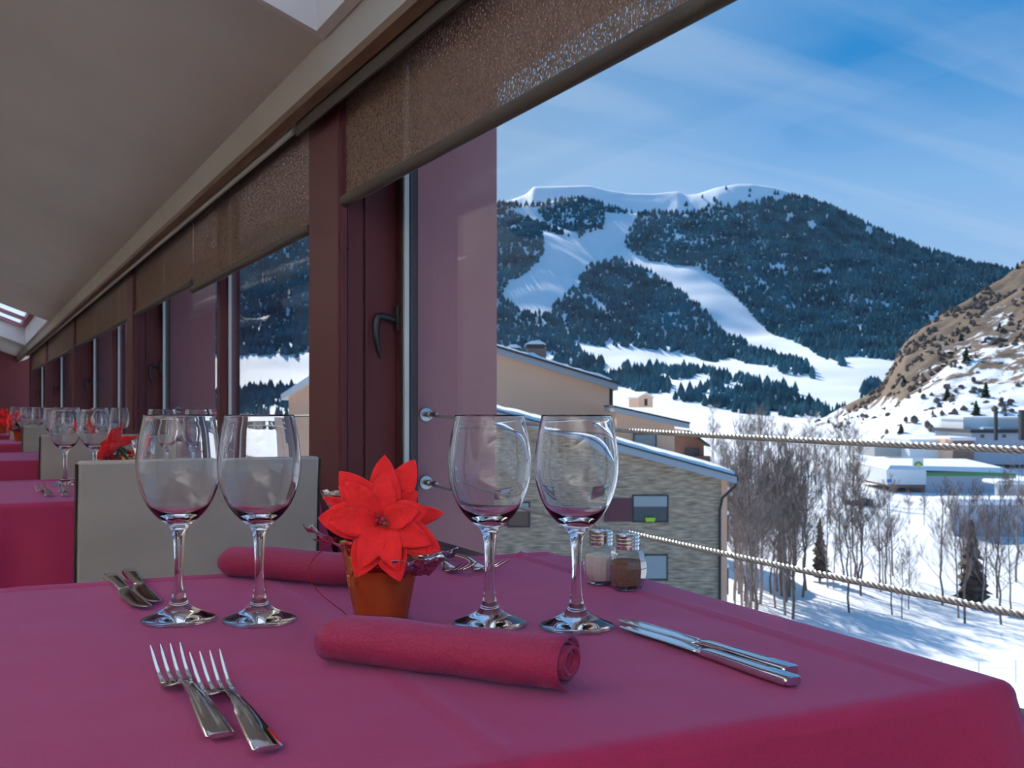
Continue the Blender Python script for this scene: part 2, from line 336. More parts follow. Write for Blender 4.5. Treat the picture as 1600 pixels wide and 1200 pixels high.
# little hooks along the trim
hk = MB().box(-0.003, 0.003, -0.012, 0.012, -0.012, 0.008).tube([(0,0,0), (-0.012,0,0.004), (-0.020,0,0.016)], 0.0035, 6)
hm = hk.data('ceiling_hook')
for i, y in enumerate([3.25, 4.25, 5.25]):
    o = bpy.data.objects.new('ceiling_hook', hm); COL.objects.link(o); hm.materials.clear() if False else None
    o.location = (0.797, y, 1.918)
    tag(o, ['small pale hook on the ceiling trim nearest the skylight', 'small pale hook on the ceiling trim, middle of three', 'small pale hook on the ceiling trim farthest along'][i], 'hook', 'hooks along the ceiling trim')
hm.materials.append(M['trim'])

# ---------------------------------------------------------------- windows, pillars, blinds
WZ0, WZ1 = 0.565, 1.92
def bay(i):
    yc = 2.66 + PER * (i - 0)             # near face of the pillar that closes this bay at its far end
    names = ['nearest', 'second', 'third', 'fourth', 'fifth']
    # pillar
    p = empty('trim_%d' % (10 + i), (XC, yc, 0)); tag(p, '%s burgundy pillar between the windows' % names[i], kind='structure')
    MB().box(0, 0.17, 0, 0.27, 0, 1.93).build('column', M['purple'], p, smooth=False, bevel=0.004)
    MB().box(0.17, 0.195, -0.05, 0.30, 0.545, 1.93).build('frame', M['purple'], p, smooth=False, bevel=0.004)
    MB().box(0.006, 0.03, -0.012, 0, 0.6, 1.93).box(0.075, 0.082, -0.008, 0, 0.6, 1.93).build('profile_edge', M['purple'], p, smooth=False)
    # outer fin
    f = MB().box(0.195, XF - XC, 0.04, 0.30, -1.2, 1.92).build('facade_fin', M['fin'], p, smooth=False, bevel=0.003)
    # window of the bay lying on the near side of the pillar
    y_far, y_near = yc - 0.05, yc - PER + 0.37
    ym = (y_far + y_near)/2
    if i == 0: ym = 0.52
    wroot = empty('window_%d' % (i + 1), (XG, yc, WZ0)); tag(wroot, '%s restaurant window with burgundy frame' % names[i], kind='structure')
    def wb(x0, x1, y0, y1, z0, z1): return MB().box(x0-XG, x1-XG, y0-yc, y1-yc, z0-WZ0, z1-WZ0)
    for (a, b) in ((ym+0.035, y_far), (y_near, ym-0.035)):
        wb(XG-0.004, XG+0.004, a, b, WZ0+0.05, WZ1).build('pane', M['pane'], wroot, smooth=False)
        wb(XG-0.035, XG+0.03, a, b, WZ0-0.02, WZ0+0.05).build('bottom_rail', M['purple_dark'], wroot, smooth=False)
        wb(XG-0.014, XG-0.001, b-0.012, b-0.0005, WZ0+0.05, WZ1).build('glazing_strip', M['gasket'], wroot, smooth=False)
    wb(XG-0.05, XG+0.04, ym-0.035, ym+0.035, WZ0-0.02, WZ1).build('mullion', M['purple'], wroot, smooth=False, bevel=0.003)
    # sash stile by the pillar
    wb(XG-0.02, XG+0.03, y_far, y_far+0.012, WZ0, WZ1).build('seal', M['purple_dark'], wroot, smooth=False)
    # handle
    hz, hy = 1.205 - WZ0, (y_far + 0.026) - yc
    hx = 1.046 - XG
    h = MB().box(hx-0.012, hx, hy-0.014, hy+0.014, hz-0.030, hz+0.040).build('handle_plate', M['black'], wroot, bevel=0.003)
    path = []
    for k in range(13):
        t = k/12
        if t < 0.3: path.append((hx-0.01-0.05*(t/0.3), hy, hz+0.012*math.sin(t/0.3*1.2)))
        else:
            q = (t-0.3)/0.7; path.append((hx-0.06-0.012*math.sin(q*2.6)+0.012*q*q, hy-0.004*q, hz+0.011-0.115*q**1.25))
    MB().tube(path, [0.010]*5 + [0.0105, 0.0105, 0.010, 0.0095, 0.009, 0.008, 0.0065, 0.004], 10).build('handle_lever', M['black'], h)
    return yc
for i in range(BAYS): bay(i)

def blind(y0, y1, zb, label, chain=False, near=False):
    root = empty('roller_blind', (XB, y1, 1.80)); tag(root, label, 'blind', 'brown roller blinds')
    Lh = y1 - y0; d = zb - 1.80
    MB().box(-0.0012, 0.0012, -Lh, 0, d+0.02, 0.0).build('fabric', M['blind'], root, smooth=False)
    prof = [(0.012*math.cos(a*math.pi/6), 0.017*math.sin(a*math.pi/6)) for a in range(12)]
    MB().loft([[(p[0]-0.004, -Lh-0.002, d+0.018+p[1]) for p in prof], [(p[0]-0.004, 0.004, d+0.018+p[1]) for p in prof]]).build('hem_bar', M['blind_hem'], root)
    MB().loft([[(0.02*math.cos(a*math.pi/8)+0.01, -Lh, -0.03+0.02*math.sin(a*math.pi/8)+0.04) for a in range(16)], [(0.02*math.cos(a*math.pi/8)+0.01, 0, -0.03+0.02*math.sin(a*math.pi/8)+0.04) for a in range(16)]]).build('roller_tube', M['blind_hem'], root)
    if chain:
        mb = MB(); rb = 0.0026
        oct_v = [(rb,0,0),(-rb,0,0),(0,rb,0),(0,-rb,0),(0,0,rb),(0,0,-rb)]; oct_f = [(0,2,4),(2,1,4),(1,3,4),(3,0,4),(2,0,5),(1,2,5),(3,1,5),(0,3,5)]
        for dx in (0.0, 0.046):
            z = 0.0
            while z > -1.12:
                mb.add([(p[0]+dx, p[1], p[2]+z) for p in oct_v], oct_f); z -= 0.0046
        mb.tube([(0, 0, 0), (0, 0, -1.12)], 0.0005, 4); mb.tube([(0.046, 0, 0), (0.046, 0, -1.12)], 0.0005, 4)
        ch = mb.build('pull_chain', M['black'], root, loc=(0.000, -0.066, 0))
        MB().lathe([(0.0, -0.0052), (0.004, -0.003), (0.005, 0), (0.004, 0.003), (0.0, 0.0052)], 12).build('stop_bead', M['black'], ch, loc=(0, 0, -0.405))
    return root
zb1 = CAMZ + 0.5945*XB
blind(0.72, 2.705, zb1, 'large brown roller blind over the nearest window', chain=True)
wh = ['second', 'third', 'fourth', 'fifth']
for i in range(1, BAYS):
    a, b = 2.66 + PER*(i-1) + 0.30, 2.66 + PER*i - 0.02
    m = (a + b)/2 + 0.02
    blind(a, m-0.012, CAMZ + 0.5634*XB if i == 1 else zb1 - 0.0, 'brown roller blind on the nearer half of the %s window' % wh[i-1])
    blind(m+0.012, b, zb1 + 0.005, 'brown roller blind on the farther half of the %s window' % wh[i-1], chain=(i == 1))

# ---------------------------------------------------------------- guard cables outside
def cable(y_far, y_near, z0, sag, label, fine):
    root = empty('guard_cable', (1.153, y_far, z0)); tag(root, label, 'cable', 'steel guard cables outside the windows')
    Ln = y_far - y_near
    def pos(s): q = s/Ln; return (-s, -4*sag*q*(1-q))
    mb = MB(); rings = []
    if fine:
        n, st, p = 18, 0.0042, 0.060
        for k in range(int((Ln-0.07)/st)):
            s = 0.07 + k*st; y, z = pos(s); tw = 2*math.pi*s/p
            ring = []
            for j in range(n):
                a = 2*math.pi*j/n; r = 0.0042 + 0.00085*math.cos(6*(a) ) 
                ring.append((r*math.cos(a+tw), y, z + r*math.sin(a+tw)))
            rings.append(ring)
        mb.loft(rings)
    else:
        mb.tube([(0, pos(s*Ln/12)[0], pos(s*Ln/12)[1]) for s in range(13)], 0.0045, 6)
    mb.build('cable', M['rope'], root)
    for yy, sg in ((0, -1), (-Ln, 1)):
        d = MB().lathe([(0, 0), (0.020, 0), (0.021, 0.002), (0.019, 0.005), (0.008, 0.007), (0.0, 0.007)], 24).xform(Matrix.Rotation(R(90)*(1 if sg < 0 else -1), 4, 'X'))
        d.build('anchor_disc', M['steel_b'], root, loc=(0, yy, 0))
        b = MB().lathe([(0, 0.004), (0.0085, 0.004), (0.0085, 0.028), (0.0105, 0.030), (0.0105, 0.040), (0.007, 0.042), (0.007, 0.058), (0.0095, 0.060), (0.0095, 0.068), (0.005, 0.078), (0, 0.078)], 14).xform(Matrix.Rotation(R(90)*(1 if sg < 0 else -1), 4, 'X'))
        b.build('anchor_bolt', M['steel_b'], root, loc=(0, yy, 0))
cable(2.70, -0.96, 0.945, 0.030, 'upper twisted steel cable outside the nearest window', True)
cable(2.70, -0.96, 0.751, 0.040, 'lower twisted steel cable outside the nearest window', True)
cable(2.70+PER, 2.98, 0.945, 0.02, 'upper guard cable outside the second window', False)
cable(2.70+PER, 2.98, 0.751, 0.02, 'lower guard cable outside the second window', False)

# ---------------------------------------------------------------- fill lamps added out of view to brighten the room
def uplighter(lx, ly, watts, tilt, label, grp):
    z = ceil_z(lx) - 0.62
    root = empty('pendant_uplighter', (lx, ly, z)); tag(root, label, 'lamp', grp)
    MB().loft([[(-0.18, y, 0), (0.18, y, 0), (0.26, y, 0.10), (0.24, y, 0.10), (0.16, y, 0.02), (-0.16, y, 0.02), (-0.24, y, 0.10), (-0.26, y, 0.10)] for y in (-0.8, 0.8)]).build('housing', M['lamp_body'], root, smooth=False)
    MB().box(-0.16, 0.16, -0.78, 0.78, 0.024, 0.032).build('diffuser', M['diffuser'], root, smooth=False)
    for q in (-0.5, 0.5): MB().tube([(0.2, q, 0.06), (0.2, q, 0.54)], 0.006, 6).build('suspension', M['grey_metal'], root)
    ld = bpy.data.lights.new('uplight', 'AREA'); ld.shape = 'RECTANGLE'; ld.size = 0.30; ld.size_y = 1.5; ld.energy = watts; ld.color = (1.0, 0.97, 0.94)
    lo = bpy.data.objects.new('uplight', ld); COL.objects.link(lo); lo.parent = root; lo.location = (0, 0, 0.05); lo.rotation_euler = (math.pi, tilt, 0)
    return root
for ly in [0.6, 3.4, 6.6, 10.0, 13.5, 17.5]:
    uplighter(-2.0, ly, FILL_W, 0, 'white trough shaped pendant uplighter over the inner part of the room', 'pendant uplighters over the inner room')
for lx in (-2.6, -0.7):  # extra washers added behind the camera to light the foreground
    r_ = uplighter(lx, -2.35, FILL_W*1.9, R(-50), 'white pendant washing the back wall behind the tables', 'pendant wall washers at the back wall'); r_.rotation_euler = (0, 0, R(90))

# ---------------------------------------------------------------- tables and cloths
def rrect(w, d, r, n=8):
    pts = []
    for (sx, sy, a0) in ((1, 1, 0), (-1, 1, 90), (-1, -1, 180), (1, -1, 270)):
        for k in range(n+1):
            a = R(a0 + 90*k/n); pts.append((sx*(w/2-r) + r*math.cos(a), sy*(d/2-r) + r*math.sin(a)))
    return pts
def dense_loop(w, d, r, step):
    base = rrect(w, d, r); outp = []
    for i in range(len(base)):
        a, b = Vector(base[i]), Vector(base[(i+1) % len(base)]); n = max(1, int((b-a).length/step))
        for k in range(n): outp.append(tuple(a.lerp(b, k/n)))
    return outp
def cloth_mesh(w, d, drop, seed, creases=(), step=0.02):
    mb = MB(); rnd = random.Random(seed)
    # top: grid with fold ridges
    nx, ny = int(w/0.008), int(d/0.008)
    re = 0.014
    x0, y0 = -w/2 + re, -d/2 + re; W, D = w - 2*re, d - 2*re
    vs = []; fs = []
    def ztop(x, y):
        z = 0.0012*noise.noise(Vector((x*5+seed, y*5, 0))) + 0.0007*noise.noise(Vector((x*17+seed, y*14, 3)))
        for ax, pos in creases:
            t = (x if ax == 'x' else y) - pos - 0.003*noise.noise(Vector((x*3, y*3, 9)))
            z += 0.0042*max(0, 1 - abs(t)/0.0065)
        m = min(x + w/2, w/2 - x, y + d/2, d/2 - y)
        return z * min(1, max(0, (m-0.012)/0.02))
    for j in range(ny+1):
        for i in range(nx+1):
            x, y = x0 + W*i/nx, y0 + D*j/ny; vs.append((x, y, ztop(x, y)))
    for j in range(ny):
        for i in range(nx): a = j*(nx+1)+i; fs.append((a, a+1, a+nx+2, a+nx+1))
    mb.add(vs, fs)
    # rim + drape, starting from the boundary of the grid
    bnd = [(i, 0) for i in range(nx)] + [(nx, j) for j in range(ny)] + [(nx-i, ny) for i in range(nx)] + [(0, ny-j) for j in range(ny)]
    rings = []
    per = len(bnd)
    prof = [(re*math.sin(R(a)), -re*(1-math.cos(R(a)))) for a in (0, 20, 40, 60, 80, 90)]
    nd = 14
    for k in range(1, nd+1): prof.append((re + 0.006*(k/nd), -re - (drop-re)*k/nd))
    for (o, z) in prof:
        ring = []
        for q, (i, j) in enumerate(bnd):
            x, y = x0 + W*i/nx, y0 + D*j/ny
            # outward direction, rounded at the corners
            rx = 0 if abs(x) < W/2 - 0.03 else math.copysign((abs(x) - (W/2 - 0.03))/0.03, x)
            ry = 0 if abs(y) < D/2 - 0.03 else math.copysign((abs(y) - (D/2 - 0.03))/0.03, y)
            onx, ony = abs(abs(x) - W/2) < 1e-6, abs(abs(y) - D/2) < 1e-6
            n = Vector((rx if onx else rx*0.9*(1 if abs(ry) > .5 else 0), ry if ony else ry*0.9*(1 if abs(rx) > .5 else 0), 0))
            if n.length > 0: n.normalize()
            dd = max(0, -z - re)/max(drop, 1e-6)
            cdist = math.hypot(W/2 - abs(x), D/2 - abs(y))
            flare = 0.075*dd*math.exp(-(cdist/0.05)**2) + 0.012*dd*math.sin(cdist*34 + seed)*math.exp(-cdist/0.5) * (1 - math.exp(-(cdist/0.05)**2)) + 0.010*dd*noise.noise(Vector((x*4+seed, y*4, 1)))
            oo = o + flare
            ring.append((x + n.x*oo, y + n.y*oo, z + 0.012*dd*noise.noise(Vector((x*6, y*6, seed)))*(1 if dd > .9 else 0)))
        rings.append(ring)
    mb.loft(rings, cap=False)
    return mb
def merge(mb):
    bm = bmesh.new(); me = bpy.data.meshes.new('t'); me.from_pydata(mb.v, [], mb.f); bm.from_mesh(me)
    bmesh.ops.remove_doubles(bm, verts=bm.verts, dist=0.0006)
    o = MB(); o.v = [tuple(v.co) for v in bm.verts]; bm.verts.index_update(); o.f = [tuple(v.index for v in f.verts) for f in bm.faces]; bm.free(); return o
TZ = 0.75
def table(cx, cy, w, d, rz, n, seed, creases, which):
    root = empty('dining_table', (cx, cy, 0), rz); tag(root, 'square dining table under the cloth, %s from the camera' % which, 'table', 'dining tables along the windows')
    MB().box(-w/2+0.012, w/2-0.012, -d/2+0.012, d/2-0.012, TZ-0.04, TZ-0.006).build('table_top', M['wood_dark'], root, bevel=0.004)
    for sx in (-1, 1):
        for sy in (-1, 1): MB().box(sx*(w/2-0.07)-0.025, sx*(w/2-0.07)+0.025, sy*(d/2-0.07)-0.025, sy*(d/2-0.07)+0.025, 0, TZ-0.04).build('leg', M['wood_dark'], root, bevel=0.004)
    m = merge(cloth_mesh(w, d, 0.30, seed, creases)); c = m.build('tablecloth', M['cloth'], sharp=0, loc=(cx, cy, TZ), rz=rz)
    sm = c.modifiers.new('thickness', 'SOLIDIFY'); sm.thickness = 0.0012; sm.offset = -1
    tag(c, 'burgundy cotton tablecloth on the %s table' % which, 'tablecloth', 'burgundy tablecloths')
    return root
TR = R(-2.8)
T1 = (0.379, 0.962)
table(T1[0], T1[1], 0.775, 0.825, TR, 1, 1.3, (('x', 0.318), ('y', 0.375), ('x', -0.06)), 'nearest')
ord_ = ['second', 'third', 'fourth', 'fifth', 'sixth', 'seventh', 'eighth']
for k in range(1, 8):
    table(0.40, 2.96 + 2.0*(k-1), 0.80, 0.80, 0, k+1, 2.7*k, (('x', 0.28), ('y', 0.33)), ord_[k-1])

# ---------------------------------------------------------------- chairs
def make_chair():
    root = empty('dining_chair')
    def panel(x0, x1, y0, y1, z0, z1, b): return MB().box(x0, x1, y0, y1, z0, z1)
    w = 0.245
    # slightly curved padded back (faces away from the camera towards its table)
    rings = []
    for k in range(9):
        t = k/8; z = 0.40 + 0.46*t; y = 0.0 - 0.035*t*t
        ring = []
        for (u, vv) in [(-w, 0.0), (-w*0.5, -0.007), (0, -0.010), (w*0.5, -0.007), (w, 0.0), (w, 0.042), (0, 0.048), (-w, 0.042)]:
            ring.append((u*(1 - 0.015*t), y + vv, z))
        rings.append(ring)
    MB().loft(rings).build('backrest', M['chair'], root, bevel=0.006)
    for sx in (-1, 1):
        rr = []
        for k in range(9):
            t = k/8; z = 0.40 + 0.455*t; y = -0.035*t*t; xx = sx*w*(1-0.015*t)
            rr.append([(xx - (0.004 if sx < 0 else 0), y+0.002, z), (xx + (0.004 if sx > 0 else 0), y+0.002, z), (xx + (0.004 if sx > 0 else 0), y+0.040, z), (xx - (0.004 if sx < 0 else 0), y+0.040, z)])
        MB().loft(rr).build('side_piping', M['chair_side'], root, smooth=False)
    MB().box(-0.235, 0.235, 0.03, 0.46, 0.40, 0.475).build('seat', M['chair'], root, bevel=0.02)
    for sx in (-1, 1):
        for y in (0.045, 0.42): MB().loft([[(sx*0.205-a, y-a, 0), (sx*0.205+a, y-a, 0), (sx*0.205+a, y+a, 0), (sx*0.205-a, y+a, 0)] if z == 0 else [(sx*0.205-a, y-a, z), (sx*0.205+a, y-a, z), (sx*0.205+a, y+a, z), (sx*0.205-a, y+a, z)] for z, a in ((0, 0.014), (0.40, 0.021))]).build('leg', M['wood_dark'], root, smooth=False)
    return root
ch0 = make_chair()
for k in range(4):
    c = ch0 if k == 0 else copy_tree(ch0)
    put(c, (0.412 + (0.02, 0.065, 0.09, 0.09)[k], 2.20 + 2.0*k, 0), R((-2.0, 0, 1, 0)[k]))
    tag(c, 'grey upholstered chair at the near side of the %s table' % ord_[k], 'chair', 'grey upholstered dining chairs')

# ---------------------------------------------------------------- wine glasses
def glass_mesh():
    outer = [(0.0365, 0.0006), (0.0372, 0.0014), (0.0368, 0.0024), (0.030, 0.0052), (0.022, 0.0086), (0.015, 0.0124), (0.0098, 0.0175), (0.0070, 0.0245), (0.0053, 0.036), (0.0045, 0.052), (0.0047, 0.066), (0.0056, 0.080), (0.0072, 0.090), (0.0105, 0.0965), (0.0165, 0.1015), (0.024, 0.1085), (0.0310, 0.118), (0.0362, 0.129), (0.0398, 0.141), (0.0417, 0.152), (0.0420, 0.160), (0.0414, 0.170), (0.0400, 0.182), (0.0378, 0.195), (0.0350, 0.2085), (0.0345, 0.2100)]
    inner = [(0.0336, 0.2098), (0.0336, 0.2085), (0.0366, 0.195), (0.0388, 0.182), (0.0402, 0.170), (0.0408, 0.160), (0.0404, 0.152), (0.0385, 0.141), (0.0347, 0.129), (0.0292, 0.118), (0.0220, 0.1110), (0.0145, 0.1070), (0.0070, 0.1052), (0.0005, 0.1048)]
    def smooth(p):
        o = []
        for i in range(len(p)-1):
            p0, p1, p2, p3 = p[max(i-1,0)], p[i], p[i+1], p[min(i+2, len(p)-1)]
            for t in (0, 0.5):
                o.append(tuple(0.5*((2*p1[d]) + (-p0[d]+p2[d])*t + (2*p0[d]-5*p1[d]+4*p2[d]-p3[d])*t*t + (-p0[d]+3*p1[d]-3*p2[d]+p3[d])*t**3) for d in (0,1)))
        o.append(p[-1]); return o
    under = [(0.0005, 0.0022), (0.012, 0.0020), (0.028, 0.0010)]
    prof = under + smooth(outer) + smooth(inner)
    return MB().lathe(prof, 72).data('wine_glass', True, 0)
GM = glass_mesh(); GM.materials.append(M['glass'])
def glass(x, y, label, group):
    o = bpy.data.objects.new('wine_glass', GM); COL.objects.link(o); o.location = (x, y, TZ+0.0008); o.rotation_euler = (0,0,x*7)
    return tag(o, label, 'wine glass', group)
glass(0.190, 1.085, 'empty wine glass farthest left on the nearest table', 'wine glasses on the nearest table')
glass(0.262, 1.044, 'empty wine glass on the nearest table, close to the left side of the poinsettia', 'wine glasses on the nearest table')
glass(0.4616, 0.918, 'empty wine glass on the nearest table, just right of the large poinsettia', 'wine glasses on the nearest table')
glass(0.533, 0.868, 'empty wine glass nearest the salt and pepper shakers', 'wine glasses on the nearest table')
glass(0.235, 3.07, 'empty wine glass farthest left on the second table', 'wine glasses on the farther tables')
glass(0.308, 3.04, 'empty wine glass just left of the poinsettia on the second table', 'wine glasses on the farther tables')
glass(0.470, 2.94, 'wine glass on the second table right of its poinsettia, seen through the nearest glass', 'wine glasses on the farther tables')
glass(0.560, 2.90, 'wine glass on the second table nearest the window pillar', 'wine glasses on the farther tables')
gl_n = {}
for x, y, k in ((0.335, 5.05, 2), (0.41, 5.02, 2), (0.52, 4.93, 2), (0.60, 4.9, 2), (0.32, 7.05, 3), (0.385, 7.03, 3), (0.50, 6.93, 3), (0.57, 6.9, 3), (0.33, 9.05, 4), (0.41, 9.0, 4)):
    gl_n[k] = gl_n.get(k, 0) + 1
    glass(x, y, 'small distant wine glass on the %s table, %s from the left' % (ord_[k-1], ['first', 'second', 'third', 'fourth'][gl_n[k]-1]), 'wine glasses on the farther tables')

# ---------------------------------------------------------------- cutlery
def rr_section(x, hw, hz, z, y, n=12, pw=2.6):
    out = []
    for k in range(n):
        a = 2*math.pi*k/n; ca, sa = math.cos(a), math.sin(a)
        out.append((x + hw*math.copysign(abs(ca)**(2/pw), ca), y, z + hz*math.copysign(abs(sa)**(2/pw), sa)))
    return out
def fork_mesh():
    # handle end at y=0, tine tips at y=0.205; resting on heel of the bowl and handle end
    mb = MB(); secs = []
    hand = [(0.000, 0.0085, 0.0016, 0.0040), (0.002, 0.0100, 0.0019, 0.0040), (0.030, 0.0088, 0.0021, 0.0068), (0.060, 0.0070, 0.0022, 0.0098), (0.090, 0.0050, 0.0022, 0.0118), (0.112, 0.0038, 0.0021, 0.0112), (0.124, 0.0042, 0.0019, 0.0088), (0.131, 0.0072, 0.0015, 0.0062), (0.138, 0.0108, 0.0012, 0.0042), (0.145, 0.0122, 0.0010, 0.0030), (0.154, 0.0126, 0.0010, 0.0030)]
    mb.loft([rr_section(0, hw, hz, z, y) for y, hw, hz, z in hand])
    for k in range(4):
        xc = (k-1.5)*0.0068
        t = [(0.152, 0.0022, 0.0010, 0.0030), (0.165, 0.0018, 0.0010, 0.0052), (0.180, 0.0016, 0.0009, 0.0100), (0.195, 0.0013, 0.0008, 0.0165), (0.205, 0.0005, 0.0005, 0.0215)]
        mb.loft([rr_section(xc*(1+0.04*i), hw, hz, z, y, 8) for i, (y, hw, hz, z) in enumerate(t)])
    return mb.data('table_fork')
FM = fork_mesh(); FM.materials.append(M['steel'])
def fork(x, y, rz, label):
    o = bpy.data.objects.new('table_fork', FM); COL.objects.link(o); o.location = (x, y, TZ+0.0006); o.rotation_euler = (0,0,rz)
    return tag(o, label, 'fork', 'forks on the nearest table')
fork(0.146, 0.681, R(0.5), 'steel fork with upturned tines, left of the two forks in front')
fork(0.1665, 0.641, R(-0.5), 'steel fork with upturned tines, right of the two forks in front')
fork(0.563, 1.378, R(180), 'steel fork behind the poinsettia, nearer the pot')
fork(0.597, 1.372, R(182), 'steel fork behind the poinsettia, nearer the wine glass stem')
def make_knife():
    root = empty('table_knife')
    hand = [(0.000, 0.0074, 0.0032, 0.0046), (0.0015, 0.0090, 0.0042, 0.0046), (0.030, 0.0086, 0.0042, 0.0046), (0.070, 0.0074, 0.0040, 0.0046), (0.100, 0.0064, 0.0038, 0.0045), (0.108, 0.0066, 0.0034, 0.0043)]
    MB().loft([rr_section(0, hw, hz, z, y, 14, 3.6) for y, hw, hz, z in hand]).build('handle', M['steel'], root)
    bl = [(0.106, 0.0, 0.0060, 0.0026), (0.114, 0.0, 0.0068, 0.0014), (0.122, 0.001, 0.0088, 0.0009), (0.150, 0.001, 0.0096, 0.0008), (0.190, 0.000, 0.0100, 0.0008), (0.212, -0.001, 0.0098, 0.0007), (0.222, -0.003, 0.0080, 0.0007), (0.228, -0.005, 0.0050, 0.0006), (0.231, -0.0065, 0.0015, 0.0005)]
    MB().loft([rr_section(x, hw, hz, 0.0044, y, 14, 3.0) for y, x, hw, hz in bl]).build('blade', M['steel'], root)
    return root
kn = make_knife()
for i, (x, y, rz, z, lab) in enumerate([(0.568, 0.602, R(0), 0, 'steel knife lying nearest the front table edge, left of the pair'), (0.590, 0.628, R(1.5), 0, 'steel knife on the window side of the pair in front'), (0.158, 1.382, R(181.5), 0, 'steel knife at far left table edge with its dark blade, left of the pair'), (0.184, 1.408, R(178.5), 0, 'steel knife at far left table edge, right of the pair')]):
    k = kn if i == 0 else copy_tree(kn)
    put(k, (x, y, TZ+0.0006+z), rz); tag(k, lab, 'knife', 'knives on the nearest table')
# cutlery lying on the second table
for (x, y, rz, lab) in ((0.172, 2.69, R(3), 'steel fork at the near left of the second table'), (0.205, 2.67, R(-3), 'steel fork beside the chair back on the second table')): fork(x, y, rz, lab)

# ---------------------------------------------------------------- rolled napkins
def napkin(x, y, rz, label, seed, flip=False):
    Lr = 0.222; mb = MB(); rings = []
    turns = 4.3; n = 110; nl = 30
    rnd = random.Random(seed)
    for k in range(nl+1):
        t = k/nl; s = t*Lr - Lr/2
        ring = []
        end = abs(t-0.5)*2
        sc = 1 - 0.10*max(0, (0.25 - t)/0.25) - 0.05*math.sin(t*math.pi)
        for j in range(n+1):
            q = j/n; a = -2*math.pi*turns*q - 1.9
            r = (0.0245 - 0.0185*q**0.9)
            wob = 1 + 0.05*noise.noise(Vector((t*4+seed, q*9, 0))) + 0.10*end**6*noise.noise(Vector((q*16+seed, 5, t*3)))
            px, pz = r*math.cos(a)*1.18*wob*sc, r*math.sin(a)*0.86*wob*sc
            if pz < -0.0192*sc: pz = -0.0192*sc + (pz + 0.0192*sc)*0.25
            stag = 0.0035*math.sin(q*9+seed)*(1 if t in (0, 1) else 0)*1.0
            ring.append((s + (stag if t > .5 else -stag), px, pz + 0.0214*sc + 0.002*noise.noise(Vector((t*5, seed, 2)))))
        # loose outer flap lying on the table
        rings.append(ring)
    mb.loft(rings, cap=False, closed=False)
    o = mb.build('rolled_napkin', M['napkin'], loc=(x, y, TZ+0.0012), rz=rz, sharp=0)
    zmin = min(v.co.z for v in o.data.vertices)
    o.location.z = TZ + 0.0018 - zmin
    sm = o.modifiers.new('thickness', 'SOLIDIFY'); sm.thickness = 0.0022; sm.offset = 0
    return tag(o, label, 'napkin', 'rolled burgundy napkins')
na = math.atan2(0.668-0.849, 0.404-0.273)
napkin(0.346, 0.770, na, 'rolled burgundy napkin with its spiral end showing in front of the poinsettia', 2.2)
napkin(0.366, 1.255, na, 'rolled burgundy napkin behind the wine glasses, by the grey chair', 5.1)

# ---------------------------------------------------------------- salt and pepper
def shaker(x, y, rz, filled, label):
    root = empty('spice_shaker', (x, y, TZ+0.0008), rz); tag(root, label, 'shaker', 'salt and pepper shakers')
    def oct_ring(r, z, n=8): return [(r*math.cos(2*math.pi*(i+0.5)/n), r*math.sin(2*math.pi*(i+0.5)/n), z) for i in range(n)]
    po = [(0.0165, 0.0), (0.0180, 0.0015), (0.0212, 0.010), (0.0228, 0.020), (0.0230, 0.026), (0.0222, 0.034), (0.0200, 0.042), (0.0178, 0.0465), (0.0135, 0.0485)]
    pi_ = [(0.0118, 0.0485), (0.0150, 0.0455), (0.0178, 0.0415), (0.0198, 0.034), (0.0206, 0.026), (0.0203, 0.020), (0.0188, 0.011), (0.0160, 0.0045), (0.004, 0.0040)]
    MB().loft([oct_ring(0.004, 0.0005)] + [oct_ring(r, z) for r, z in po], cap=False).build('jar', M['jar'], root, sharp=12)
    MB().loft([oct_ring(0.004, 0.0005), oct_ring(0.0165, 0.0002), oct_ring(0.0180, 0.0017), oct_ring(0.0165, 0.0040), oct_ring(0.004, 0.0042)]).build('jar_base', M['glass'], root, sharp=12)
    top = 0.035 if filled == 'salt' else 0.034
    fp = [(0.004, 0.0045), (0.0155, 0.0048), (0.0183, 0.011), (0.0198, 0.020), (0.0201, 0.026), (0.0193, top), (0.004, top+0.002)]
    MB().loft([oct_ring(r, z) for r, z in fp]).build(filled, M[filled], root, sharp=12)
    cp = [(0.0136, 0.0475), (0.0142, 0.0478), (0.0142, 0.0515), (0.0134, 0.0523), (0.0145, 0.0535), (0.0145, 0.0555), (0.0134, 0.0566), (0.0146, 0.0578), (0.0146, 0.0600), (0.0135, 0.0611), (0.0145, 0.0622), (0.0145, 0.0640), (0.0132, 0.0658), (0.0100, 0.0664), (0.0, 0.0668)]
    cap = MB().lathe(cp, 32).build('cap', M['chrome'], root, sharp=30)
    mb = MB()
    for k in range(5): a = 2*math.pi*k/5; mb.lathe([(0.0, 0.0664), (0.0009, 0.0664), (0.0009, 0.0670), (0.0, 0.0670)], 8, 0.006*math.cos(a), 0.006*math.sin(a))
    mb.build('holes', M['black'], cap)
shaker(0.690, 1.066, R(8), 'salt', 'glass salt shaker with chrome cap, half hidden behind the pepper')
shaker(0.697, 1.019, R(-12), 'pepper', 'glass pepper shaker with brown ground pepper and chrome cap')

